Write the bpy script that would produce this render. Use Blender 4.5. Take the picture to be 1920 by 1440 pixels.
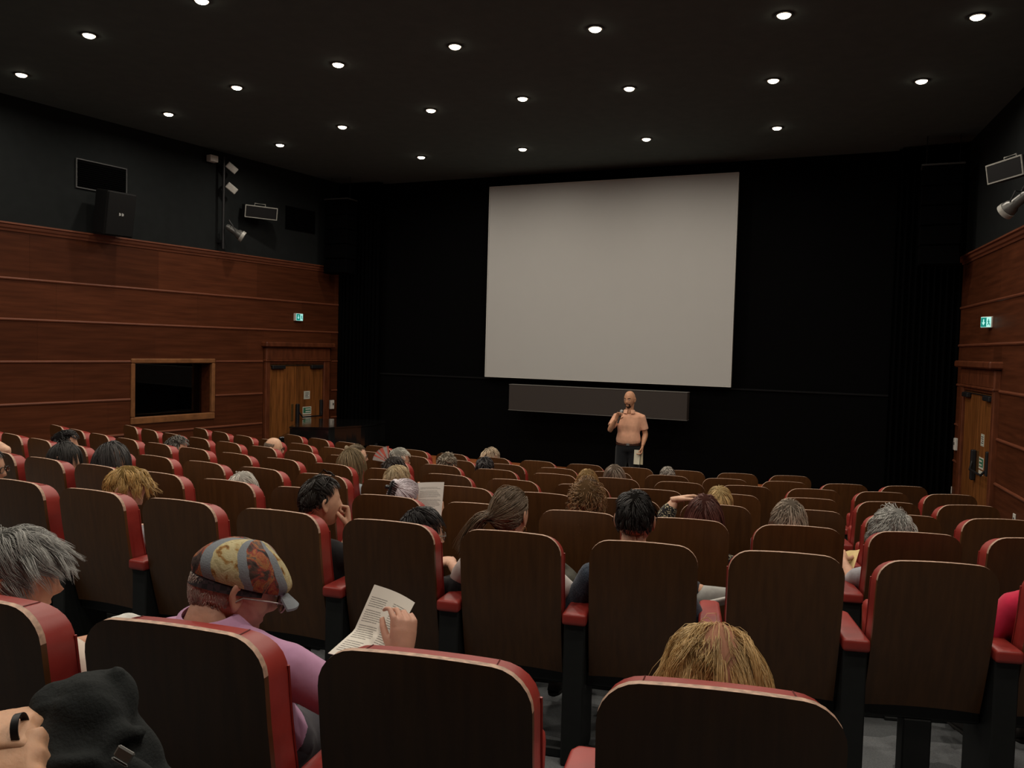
import bpy, bmesh, math, random
import numpy as np
from mathutils import Matrix, Vector

# ------------------------------------------------------------------ camera, world, exposure
SC = bpy.context.scene
COL = SC.collection
for o in list(bpy.data.objects):
    bpy.data.objects.remove(o, do_unlink=True)

FOC, YAW, PIT, ROL = 1551.1, .41509, .044665, .026712
_cy, _sy = math.cos(YAW), math.sin(YAW)
C_FW = np.array([-_sy*math.cos(PIT), _cy*math.cos(PIT), -math.sin(PIT)])
_r = np.array([_cy, _sy, 0.0]); _u = np.cross(_r, C_FW)
C_R = math.cos(ROL)*_r + math.sin(ROL)*_u
C_U = -math.sin(ROL)*_r + math.cos(ROL)*_u
cam_d = bpy.data.cameras.new('camera'); cam = bpy.data.objects.new('camera', cam_d); COL.objects.link(cam)
cam_d.sensor_width = 36.0; cam_d.lens = FOC/1920*36.0; cam_d.clip_start = .03; cam_d.clip_end = 80
cam.matrix_world = Matrix(((C_R[0], C_U[0], -C_FW[0], 0), (C_R[1], C_U[1], -C_FW[1], 0),
                           (C_R[2], C_U[2], -C_FW[2], 0), (0, 0, 0, 1)))
SC.camera = cam
wd = bpy.data.worlds.new('world'); SC.world = wd; wd.use_nodes = True
wd.node_tree.nodes['Background'].inputs[0].default_value = (.02, .02, .022, 1)
wd.node_tree.nodes['Background'].inputs[1].default_value = .3
SC.view_settings.view_transform = 'Standard'; SC.view_settings.look = 'None'
SC.view_settings.exposure = 0.0; SC.view_settings.gamma = 1.0
SC.view_settings.use_curve_mapping = False
SPREAD = 171.0
LAMP_W = 15.5          # watts of one recessed ceiling downlight

# ------------------------------------------------------------------ measured geometry of the hall
CX, CY = -4.1875, 19.7957            # centre of the curved rows
TH = .1187                           # splay of each side wall
HALF = 6.8                           # half width of the hall at y = 0
Z_CEIL, Z_FRONT, Y_WALL = 3.0, -2.30, 13.38
PITCH = .56
ROW_Y = {0: -.665, 1: 1.0519}
for k in range(2, 9): ROW_Y[k] = 2.9282 + (k-2)*.97866
ROW_TOP = {0: -.30, 1: -.5985, 2: -.7768, 3: -.8639, 4: -.9565, 5: -1.0469, 6: -1.1313, 7: -1.2242, 8: -1.3055}
ROW_PH = {0: 3.51, 1: 2.8674, 2: .5724, 3: -1.1381, 4: -1.1538, 5: -2.3353, 6: -1.7992, 7: .6733, 8: .6425}
ROW_IDX = {0: (0, 0), 1: (-1, 2), 2: (-2, 8), 3: (-2, 11), 4: (-5, 11), 5: (-4, 13), 6: (-5, 12), 7: (-9, 7), 8: (-7, 5)}
SEAT_H = 1.0
def row_floor(k): return ROW_TOP[k] - SEAT_H
def seat_pose(k, i):
    R = CY - ROW_Y[k]; a = (ROW_PH[k] + i*PITCH)/R
    return np.array([CX + R*math.sin(a), CY - R*math.cos(a), row_floor(k)]), a
def pix_ray(x, y):
    return C_R*(x-960)/FOC + C_U*(720-y)/FOC + C_FW
def half_at(y): return HALF - math.tan(TH)*y

# ------------------------------------------------------------------ materials
MATS = {}
def _nodes(name):
    m = bpy.data.materials.new(name); m.use_nodes = True
    nt = m.node_tree; b = nt.nodes['Principled BSDF']
    return m, nt, b
def lin(c):
    return tuple(((v/255)/12.92 if v/255 <= .04045 else (((v/255)+.055)/1.055)**2.4) for v in c)
def mat(name, col, rough=.6, spec=.4, metal=0.0, var=.12, scale=30., bump=0.0, bscale=None, rnd=0.0, stretch=None, sheen=0.0, coat=0.0, detail=4):
    """plain procedural material: two tones of one colour on a noise, fine relief, optional per-object tone"""
    if name in MATS: return MATS[name]
    m, nt, b = _nodes(name); N = nt.nodes; L = nt.links
    tc = N.new('ShaderNodeTexCoord'); mp = N.new('ShaderNodeMapping')
    if stretch: mp.inputs['Scale'].default_value = stretch
    L.new(tc.outputs['Object'], mp.inputs[0])
    nz = N.new('ShaderNodeTexNoise'); nz.inputs['Scale'].default_value = scale; nz.inputs['Detail'].default_value = detail
    L.new(mp.outputs[0], nz.inputs['Vector'])
    rp = N.new('ShaderNodeValToRGB'); rp.color_ramp.elements[0].position = .3; rp.color_ramp.elements[1].position = .7
    rp.color_ramp.elements[0].color = (*[max(0, c*(1-var)) for c in col], 1)
    rp.color_ramp.elements[1].color = (*[min(1, c*(1+var)) for c in col], 1)
    L.new(nz.outputs['Fac'], rp.inputs[0]); out = rp.outputs[0]
    if rnd:
        oi = N.new('ShaderNodeObjectInfo'); mr = N.new('ShaderNodeMapRange')
        mr.inputs[3].default_value = 1-rnd; mr.inputs[4].default_value = 1+rnd
        L.new(oi.outputs['Random'], mr.inputs[0])
        hs = N.new('ShaderNodeHueSaturation'); L.new(mr.outputs[0], hs.inputs['Value']); L.new(out, hs.inputs['Color']); out = hs.outputs[0]
    L.new(out, b.inputs['Base Color'])
    b.inputs['Roughness'].default_value = rough; b.inputs['Specular IOR Level'].default_value = spec
    b.inputs['Metallic'].default_value = metal
    if sheen: b.inputs['Sheen Weight'].default_value = sheen
    if coat: b.inputs['Coat Weight'].default_value = coat; b.inputs['Coat Roughness'].default_value = .15
    if bump:
        n2 = N.new('ShaderNodeTexNoise'); n2.inputs['Scale'].default_value = bscale or scale*3; n2.inputs['Detail'].default_value = 5
        L.new(mp.outputs[0], n2.inputs['Vector'])
        bp = N.new('ShaderNodeBump'); bp.inputs['Strength'].default_value = bump; bp.inputs['Distance'].default_value = .004
        L.new(n2.outputs['Fac'], bp.inputs['Height']); L.new(bp.outputs[0], b.inputs['Normal'])
    MATS[name] = m
    return m
def glow(name, col, power):
    if name in MATS: return MATS[name]
    m, nt, b = _nodes(name)
    b.inputs['Base Color'].default_value = (*col, 1); b.inputs['Emission Color'].default_value = (*col, 1)
    b.inputs['Emission Strength'].default_value = power
    MATS[name] = m; return m
def glass(name, tint=(1, 1, 1), rough=.02):
    if name in MATS: return MATS[name]
    m, nt, b = _nodes(name)
    b.inputs['Base Color'].default_value = (*tint, 1); b.inputs['Roughness'].default_value = rough
    b.inputs['Transmission Weight'].default_value = 1.0; b.inputs['IOR'].default_value = 1.45
    MATS[name] = m; return m

# ------------------------------------------------------------------ geometry helpers
class MB:
    """collects vertices and faces of ONE mesh"""
    def __init__(s): s.v = []; s.f = []; s.m = []; s.n = 0
    def add(s, v, f, mi=0):
        v = np.asarray(v, float).reshape(-1, 3)
        s.v.append(v); s.f += [tuple(int(i)+s.n for i in q) for q in f]; s.m += [mi]*len(f); s.n += len(v); return s
    def box(s, x0, x1, y0, y1, z0, z1, mi=0):
        v = [(x, y, z) for z in (z0, z1) for y in (y0, y1) for x in (x0, x1)]
        return s.add(v, [(0, 2, 3, 1), (4, 5, 7, 6), (0, 1, 5, 4), (2, 6, 7, 3), (0, 4, 6, 2), (1, 3, 7, 5)], mi)
    def rbox(s, x0, x1, y0, y1, z0, z1, r=.01, seg=2, mi=0, M=None):
        bm = bmesh.new(); bmesh.ops.create_cube(bm, size=1.0)
        for q in bm.verts:
            q.co = Vector(((x0+x1)/2+q.co.x*(x1-x0), (y0+y1)/2+q.co.y*(y1-y0), (z0+z1)/2+q.co.z*(z1-z0)))
        bmesh.ops.bevel(bm, geom=list(bm.edges), offset=min(r, .49*min(abs(x1-x0), abs(y1-y0), abs(z1-z0))), segments=seg, affect='EDGES', profile=.6)
        bm.verts.index_update()
        v = [(M @ q.co if M else q.co)[:] for q in bm.verts]; f = [[q.index for q in p.verts] for p in bm.faces]
        bm.free(); return s.add(v, f, mi)
    def tube(s, pts, rad, n=8, side=(1, 0, 0), mi=0, caps=True):
        v, f = tube(pts, rad, n, side, caps); return s.add(v, f, mi)
    def prism(s, outline, z0, z1, mi=0, axis='z'):
        n = len(outline); v = []
        for z in (z0, z1):
            for a, b in outline:
                v.append({'z': (a, b, z), 'y': (a, z, b), 'x': (z, a, b)}[axis])
        f = [tuple(range(n))[::-1], tuple(range(n, 2*n))] + [(i, (i+1) % n, n+(i+1) % n, n+i) for i in range(n)]
        if axis == 'y': f = [q[::-1] for q in f]
        return s.add(v, f, mi)
    def lathe(s, prof, n=20, mi=0, M=None):
        v = []; f = []; k = len(prof)
        for j in range(n):
            a = 2*math.pi*j/n
            for r, z in prof: v.append((r*math.cos(a), r*math.sin(a), z))
        for j in range(n):
            for i in range(k-1):
                f.append((j*k+i, ((j+1) % n)*k+i, ((j+1) % n)*k+i+1, j*k+i+1))
        v = np.array(v)
        if M is not None: v = np.array([(M @ Vector(p))[:] for p in v])
        return s.add(v, f, mi)
    def ell(s, c, r, nu=12, nv=8, mi=0):
        v, f = ellipsoid(c, r, nu, nv); return s.add(v, f, mi)
    def mesh(s, name, mats, smooth=False):
        me = bpy.data.meshes.new(name)
        me.from_pydata(np.concatenate(s.v).tolist(), [], s.f)
        for q in (mats if isinstance(mats, (list, tuple)) else [mats]): me.materials.append(q)
        if len(me.materials) > 1: me.polygons.foreach_set('material_index', s.m)
        if smooth: smooth_mesh(me, smooth)
        me.update(); return me
    def obj(s, name, mats, parent=None, smooth=False, M=None):
        return link(name, s.mesh(name, mats, smooth), parent, M)
def smooth_mesh(me, ang=True):
    me.polygons.foreach_set('use_smooth', [True]*len(me.polygons))
    if ang is not True:
        bm = bmesh.new(); bm.from_mesh(me)
        for e in bm.edges:
            e.smooth = not (len(e.link_faces) == 2 and e.calc_face_angle(0) > math.radians(ang))
        bm.to_mesh(me); bm.free()
def link(name, data, parent=None, M=None):
    o = bpy.data.objects.new(name, data); COL.objects.link(o)
    if M is not None: o.matrix_world = M
    if parent is not None: o.parent = parent
    return o
def empty(name, loc, rz=0.0):
    o = bpy.data.objects.new(name, None); COL.objects.link(o)
    o.location = tuple(loc); o.rotation_euler = (0, 0, rz); o.empty_display_size = .1; return o
def tag(o, label=None, cat=None, group=None, kind=None):
    if label: o['label'] = label
    if cat: o['category'] = cat
    if group: o['group'] = group
    if kind: o['kind'] = kind
    return o
def tube(pts, rad, n=8, side=(1, 0, 0), caps=True):
    P = np.asarray(pts, float); k = len(P); side = np.asarray(side, float); v = []; f = []
    for i in range(k):
        t = P[min(i+1, k-1)] - P[max(i-1, 0)]; t /= np.linalg.norm(t)+1e-12
        a = side - t*(side@t)
        if np.linalg.norm(a) < 1e-3: a = np.cross(t, (0, .3, 1))
        a /= np.linalg.norm(a); b = np.cross(t, a)
        r = rad[i] if hasattr(rad, '__len__') else rad
        ra, rb = r if hasattr(r, '__len__') else (r, r)
        for j in range(n):
            w = 2*math.pi*j/n; v.append(P[i] + a*ra*math.cos(w) + b*rb*math.sin(w))
    for i in range(k-1):
        for j in range(n): f.append((i*n+j, i*n+(j+1) % n, (i+1)*n+(j+1) % n, (i+1)*n+j))
    if caps: f += [tuple(range(n))[::-1], tuple(range((k-1)*n, k*n))]
    return np.array(v), f
def ellipsoid(c, r, nu=12, nv=8):
    v = [(0, 0, 1)]; f = []
    for i in range(1, nv):
        p = math.pi*i/nv
        for j in range(nu): v.append((math.sin(p)*math.cos(2*math.pi*j/nu), math.sin(p)*math.sin(2*math.pi*j/nu), math.cos(p)))
    v.append((0, 0, -1)); e = len(v)-1
    for j in range(nu):
        f.append((0, 1+j, 1+(j+1) % nu)); f.append((e, 1+(nv-2)*nu+(j+1) % nu, 1+(nv-2)*nu+j))
    for i in range(nv-2):
        for j in range(nu): f.append((1+i*nu+j, 1+(i+1)*nu+j, 1+(i+1)*nu+(j+1) % nu, 1+i*nu+(j+1) % nu))
    return np.array(v)*np.asarray(r) + np.asarray(c), f
def rotz(a): return Matrix.Rotation(a, 4, 'Z')
def basis(loc, x, y, z):
    return Matrix(((x[0], y[0], z[0], loc[0]), (x[1], y[1], z[1], loc[1]), (x[2], y[2], z[2], loc[2]), (0, 0, 0, 1)))
RNG = np.random.default_rng(7)
random.seed(7)

# ------------------------------------------------------------------ materials of the place
M_CEIL = mat('ceiling_paint', (.098, .122, .115), .9, .05, var=.06, scale=6)
M_UPWALL = mat('dark_wall_paint', (.0145, .0165, .0168), .9, .06, var=.08, scale=8, bump=.1, bscale=180)
M_BLACK = mat('black_wall_cloth', (.0026, .0026, .0028), .95, .03, var=.1, scale=60)
M_VELVET = mat('black_curtain', (.0016, .0016, .0018), .95, .03, var=.15, scale=40)
M_CARPET = mat('blue_grey_carpet', (.155, .165, .172), .95, .05, var=.22, scale=240, bump=.3, bscale=600)
M_PANEL = mat('mahogany_panel', (.076, .022, .0088), .5, .09, var=.25, scale=3.0, stretch=(.6, 6, 8), bump=.03, bscale=14, rnd=.14, detail=8)
M_MOULD = mat('mahogany_moulding', (.16, .05, .024), .42, .3, var=.2, scale=6, stretch=(.6, 8, 8))
M_DOOR = mat('oak_door_veneer', (.185, .066, .016), .5, .2, var=.4, scale=3.5, stretch=(8, 8, .7), rnd=.1, detail=8)
M_FRAMEW = mat('door_frame_wood', (.11, .031, .012), .45, .25, var=.3, scale=5, stretch=(3, 3, 1))
M_WINW = mat('window_frame_wood', (.20, .082, .030), .45, .3, var=.25, scale=5, stretch=(2, 6, 2))
M_STAGE = mat('stage_boards', (.42, .13, .04), .4, .4, var=.25, scale=4, stretch=(.6, 8, 8), rnd=.12)
M_DARK = mat('black_metal', (.008, .008, .009), .5, .4, var=.1)
M_GRILLE = mat('speaker_grille', (.006, .006, .0065), .8, .2, var=.2, scale=400)
M_GREYMETAL = mat('grey_metal', (.20, .20, .19), .45, .5, metal=.3, var=.08)
M_WHITEPL = mat('white_plastic', (.62, .60, .55), .5, .4, var=.04)
M_SCREEN = mat('projection_screen', (.47, .47, .455), .85, .1, var=.008, scale=3)
M_SCREENEDGE = mat('screen_border', (.55, .55, .52), .8, .1, var=.02)
M_LEDPANEL = mat('brown_grey_fabric', (.052, .044, .040), .9, .1, var=.06, scale=80)

# ------------------------------------------------------------------ floor in curved steps
def arc_floor():
    mb = MB()
    edges = [(-4.5, row_floor(0)), (ROW_Y[1]-.22, row_floor(1)), (ROW_Y[1]+.80, row_floor(2))]
    for k in range(3, 9): edges.append((ROW_Y[k]-.30, row_floor(k)))
    edges.append((11.0, Z_FRONT)); yend = 14.4
    ang = np.radians(np.linspace(-80, 80, 97)); v = []; f = []
    prof = []
    for i, (y, z) in enumerate(edges):
        if i: prof.append((CY-y, edges[i-1][1]))
        prof.append((CY-y, z))
    prof.append((CY-yend, Z_FRONT))
    for a in ang:
        for r, z in prof: v.append((CX+r*math.sin(a), CY-r*math.cos(a), z))
    k = len(prof)
    for j in range(len(ang)-1):
        for i in range(k-1): f.append((j*k+i, (j+1)*k+i, (j+1)*k+i+1, j*k+i+1))
    mb.add(v, f); return mb.obj('floor', M_CARPET)
fl = tag(arc_floor(), 'blue grey carpeted floor stepping down towards the screen', kind='structure')
# lighter and darker cells over the carpet colour, in broad random blotches
_nt = M_CARPET.node_tree
def _carpet():
    N = _nt.nodes; L = _nt.links; b = N['Principled BSDF']
    src = b.inputs['Base Color'].links[0].from_socket
    tc = N.new('ShaderNodeTexCoord'); vo = N.new('ShaderNodeTexVoronoi'); vo.inputs['Scale'].default_value = 3.0
    vo.distance = 'CHEBYCHEV'; L.new(tc.outputs['Object'], vo.inputs['Vector'])
    rp = N.new('ShaderNodeValToRGB'); rp.color_ramp.interpolation = 'CONSTANT'
    rp.color_ramp.elements[0].color = (.75, .75, .75, 1); rp.color_ramp.elements[1].color = (1.2, 1.2, 1.2, 1); rp.color_ramp.elements[1].position = .5
    L.new(vo.outputs['Color'], rp.inputs[0])
    mx = N.new('ShaderNodeMix'); mx.data_type = 'RGBA'; mx.blend_type = 'MULTIPLY'; mx.inputs[0].default_value = 1
    L.new(src, mx.inputs[6]); L.new(rp.outputs[0], mx.inputs[7]); L.new(mx.outputs[2], b.inputs['Base Color'])
_carpet()

mb = MB(); mb.box(CX-8.5, CX+8.5, -5, 14.4, Z_CEIL, Z_CEIL+.2)
ceil = tag(mb.obj('ceiling', M_CEIL), 'flat dark brown painted ceiling', kind='structure')

# side walls: s runs along the wall towards the screen, n points into the hall
def wall_frame(side):
    if side == 'left':
        d = (math.sin(TH), math.cos(TH), 0); return basis((CX-HALF, 0, 0), d, (-d[1], d[0], 0), (0, 0, 1)), -1
    d = (-math.sin(TH), math.cos(TH), 0); return basis((CX+HALF, 0, 0), d, (-d[1], d[0], 0), (0, 0, 1)), 1
def wbox(mb, sg, s0, s1, n0, n1, z0, z1, r=0, mi=0):
    a, b = sorted((sg*n0, sg*n1))
    return mb.rbox(s0, s1, a, b, z0, z1, r, 1, mi) if r else mb.box(s0, s1, a, b, z0, z1, mi)
def s_of(y): return y/math.cos(TH)
BANDS = [1.31, .703, .184, -.36, -.91, -1.42, -2.75]
DOOR_S = (s_of(11.28), s_of(12.86)); DOOR_TOP = -.02
WIN_S = (s_of(8.78), s_of(10.22)); WIN_Z = (-1.262, -.335)
WALLS = {}
for side in ('left', 'right'):
    M, sg = wall_frame(side)
    S0, S1 = s_of(-4.4), s_of(13.5)
    mb = MB()
    if side == 'left':      # opening for the booth window
        for q in ((S0, WIN_S[0], -2.9, 3.0), (WIN_S[1], S1, -2.9, 3.0), (WIN_S[0], WIN_S[1], -2.9, WIN_Z[0]), (WIN_S[0], WIN_S[1], WIN_Z[1], 3.0)):
            wbox(mb, sg, q[0], q[1], -.25, 0, q[2], q[3])
    else: wbox(mb, sg, S0, S1, -.25, 0, -2.9, 3.0)
    w = tag(mb.obj('wall_'+side, M_UPWALL, M=M), 'dark grey painted upper wall over mahogany panelling', kind='structure')
    WALLS[side] = (w, M, sg)
    # wood panels, one object each
    for bi in range(6):
        z1, z0 = BANDS[bi]-.006, BANDS[bi+1]+.006
        cuts = [S0]
        step = [1.9, 2.25, 1.75, 2.1, 2.1, 2.1][bi]; s = S0 + .4 + .5*bi
        while s < S1-.5: cuts.append(s); s += step
        cuts.append(S1)
        for j in range(len(cuts)-1):
            segs = [(cuts[j], cuts[j+1])]
            holes = []
            if bi >= 2: holes.append((DOOR_S[0]-.03, DOOR_S[1]+.03))
            if side == 'left' and bi in (3, 4): holes.append(WIN_S)
            for h in holes:
                ns = []
                for a, b in segs:
                    if h[1] <= a or h[0] >= b: ns.append((a, b)); continue
                    if a < h[0]: ns.append((a, h[0]))
                    if b > h[1]: ns.append((h[1], b))
                segs = ns
            for a, b in segs:
                if b-a < .05: continue
                p = MB(); wbox(p, sg, a+.0004, b-.0004, 0, .022, z0, z1, .0015); p.obj('panel', M_PANEL, w)
    p = MB(); wbox(p, sg, DOOR_S[0]-.03, DOOR_S[1]+.03, 0, .022, DOOR_TOP, BANDS[2]-.006, .003); p.obj('panel', M_PANEL, w)
    if side == 'left':
        p = MB(); wbox(p, sg, WIN_S[0], WIN_S[1], 0, .022, BANDS[5]+.006, WIN_Z[0]-.02, .0015); p.obj('panel', M_PANEL, w)
    # mouldings
    for z in BANDS[1:6]:
        segs = [(S0, S1)]
        if z < DOOR_TOP: segs = [(S0, DOOR_S[0]-.05), (DOOR_S[1]+.05, S1)]
        if side == 'left' and z in (-.36, -.91): segs = [(S0, WIN_S[0]-.03), (WIN_S[1]+.03, DOOR_S[0]-.05), (DOOR_S[1]+.05, S1)]
        for a, b in segs:
            p = MB(); p.tube([(a, sg*.024, z), (b, sg*.024, z)], (.016, .019), 8, (0, 1, 0)); p.obj('moulding', M_MOULD, w, 40)
    p = MB()
    prof = [(.0, 1.30), (.035, 1.30), (.04, 1.325), (.06, 1.34), (.065, 1.375), (.09, 1.385), (.09, 1.405), (0, 1.405)]
    p.prism([(sg*a, b) for a, b in prof], S0, S1, axis='x'); p.obj('cornice', M_MOULD, w)

# front wall, rear wall
mb = MB(); mb.box(CX-6.2, CX+6.2, Y_WALL, Y_WALL+.2, -2.9, 3.0)
wf = tag(mb.obj('wall_front', M_BLACK), 'black wall behind the projection screen', kind='structure')
p = MB(); p.box(CX-5.3, CX+5.3, Y_WALL-.10, Y_WALL-.001, -2.04, -.58); p.obj('lower_panel', M_BLACK, wf)
p = MB(); p.rbox(CX-5.3, CX+5.3, Y_WALL-.125, Y_WALL-.001, -.58, -.555, .004, 1); p.obj('ledge', mat('ledge_paint', (.006, .006, .0065), .8, .1), wf)
mb = MB(); mb.box(CX-8.3, CX+8.3, -4.6, -4.4, -2.9, 3.0)
tag(mb.obj('wall_rear', M_UPWALL), 'dark rear wall behind the last seats', kind='structure')

# low stage: body and boards
st = empty('stage', (CX, 12.3, Z_FRONT)); tag(st, 'low stage of orange brown boards in front of the black wall', 'stage')
p = MB(); p.box(-5.0, 5.0, .02, .955, 0, .25); p.obj('stage_body', M_DARK, st)
nb = 9
bw = .955/nb
pm = MB(); pm.rbox(-5.0, 5.0, .002, bw-.003, 0, .025, .003, 1); pm = pm.mesh('board', M_STAGE)
for i in range(nb):
    o = link('board', pm, st); o.location = (0, i*bw, .25)

# projection screen
sc_ = empty('projection_screen', (CX-.0, 13.12, -.52)); tag(sc_, 'large blank off white projection screen on the black wall', 'screen')
p = MB(); p.rbox(-2.105, 2.105, 0, .05, 0, 3.28, .004, 1); p.obj('fabric', M_SCREEN, sc_)
for a, b, c, d in ((-2.12, -2.105, 0, 3.28), (2.105, 2.12, 0, 3.28), (-2.12, 2.12, 3.28, 3.295), (-2.12, 2.12, -.015, 0)):
    p = MB(); p.box(a, b, -.008, .05, c, d); p.obj('border', M_SCREENEDGE, sc_)
for x in (-1.6, 1.6):
    p = MB(); p.box(x-.05, x+.05, .05, .255, 1.5, 1.7); p.obj('bracket', M_DARK, sc_)
# long panel under the screen
lp = empty('speaker_cover', (CX, 12.82, -1.065)); tag(lp, 'long brown grey fabric panel hanging below the screen', 'panel')
p = MB(); p.rbox(-1.515, 1.515, 0, .16, 0, .425, .006, 1); p.obj('fabric_front', M_LEDPANEL, lp)
for z in (-.008, .425):
    p = MB(); p.rbox(-1.52, 1.52, -.004, .16, z, z+.010, .002, 1); p.obj('edge_strip', mat('strip_grey', (.13, .125, .115), .5, .3), lp)
for x in (-1.2, 1.2):
    p = MB(); p.box(x-.04, x+.04, .16, .44, .15, .25); p.obj('bracket', M_DARK, lp)
# pleated curtains in the corners
for sgn, lab in ((-1, 'black pleated curtain in the corner left of the screen'), (1, 'black pleated curtain in the corner right of the screen')):
    v = []; f = []; n = 72
    xa = CX+sgn*4.35; xb = CX+sgn*5.22
    for i in range(n+1):
        t = i/n; x = xa+(xb-xa)*t; y = 13.16-.05*t+.045*math.sin(t*11*2*math.pi)+.012*math.sin(t*37)
        v += [(x, y, -2.03), (x, y, 2.98), (x, y+.012, 2.98), (x, y+.012, -2.03)]
    for i in range(n):
        for j in range(4): f.append((4*i+j, 4*i+4+j, 4*i+4+(j+1) % 4, 4*i+(j+1) % 4))
    mb = MB(); mb.add(v, f); tag(mb.obj('stage_curtain', M_VELVET, smooth=60), lab, 'curtain')

# ------------------------------------------------------------------ ceiling downlights
LIGHTS_SEEN = {3: [(-9.194, 6.56), (-7.332, 5.945), (-5.617, 5.697)],
               2: [(-8.826, 8.38), (-7.102, 7.773), (-5.459, 7.507), (-4.008, 7.453), (-2.549, 7.493), (-.886, 7.754), (.672, 8.358)],
               1: [(-8.503, 10.249), (-6.941, 9.668), (-5.357, 9.355), (-4.047, 9.273), (-2.734, 9.312), (-1.176, 9.55), (.307, 10.081)],
               0: [(-6.812, 11.621), (-5.047, 11.617), (-3.13, 11.594), (-1.35, 11.547)]}
M_LAMP = glow('lamp_glow', (1.0, .86, .66), 14.0)
M_REFL = mat('lamp_reflector', (.75, .5, .25), .25, .5, metal=.9, var=.02)
_trim = MB().lathe([(.062, 0), (.082, 0), (.085, -.004), (.082, -.009), (.064, -.012), (.060, -.006), (.062, 0)], 20).mesh('trim_ring', M_DARK, 40)
_refl = MB().lathe([(.061, -.006), (.050, .0), (.061, -.011)], 20).mesh('reflector', M_REFL, 40)
_lamp = MB().lathe([(.0, -.034), (.018, -.033), (.038, -.028), (.052, -.019), (.058, -.004), (.0, -.004)], 18).mesh('lamp', M_LAMP, 40)
_spot = bpy.data.lights.new('downlight_beam', 'AREA'); _spot.energy = LAMP_W; _spot.color = (1.0, .895, .765)
_spot.shape = 'DISK'; _spot.size = .11; _spot.spread = math.radians(SPREAD)
def downlight(x, y, label, group=None):
    t = empty('ceiling_downlight', (x, y, Z_CEIL)); tag(t, label, 'downlight', group)
    link('trim_ring', _trim, t); link('reflector', _refl, t); link('lamp', _lamp, t)
    l = link('beam', _spot, t); l.location = (0, 0, -.06)
ORD = ['first', 'second', 'third', 'fourth', 'fifth', 'sixth', 'seventh', 'eighth', 'ninth', 'tenth', 'eleventh', 'twelfth', 'thirteenth', 'fourteenth', 'fifteenth', 'sixteenth', 'seventeenth', 'eighteenth', 'nineteenth', 'twentieth']
ROWL = {0: 'the ceiling row closest to the screen', 1: 'the second ceiling row from the screen', 2: 'the third ceiling row from the screen', 3: 'the ceiling row at the top edge'}
for rk, ls in LIGHTS_SEEN.items():
    for j, (x, y) in enumerate(ls):
        downlight(x, y, f'lit recessed downlight, {ORD[j]} from the left in {ROWL[rk]}', 'ceiling downlights')
for r, angs in ((14.2, (.8, 7.6, 15.4, 23)), (16.05, (-22, -13.5, -5.9, .8, 7.6, 15.4, 22)), (17.9, (-20, -13.5, -5.9, .8, 7.6, 15.4, 20)), (19.35, (-18, -12, -5.9, .8, 7.6, 13, 18))):  # last arc is added, pulled forward to light the second row's seat backs
    for a in angs:
        a = math.radians(a); downlight(CX+r*math.sin(a), CY-r*math.cos(a), 'lit recessed downlight over the rear seats, unseen above the picture', 'downlights above the picture')

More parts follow.
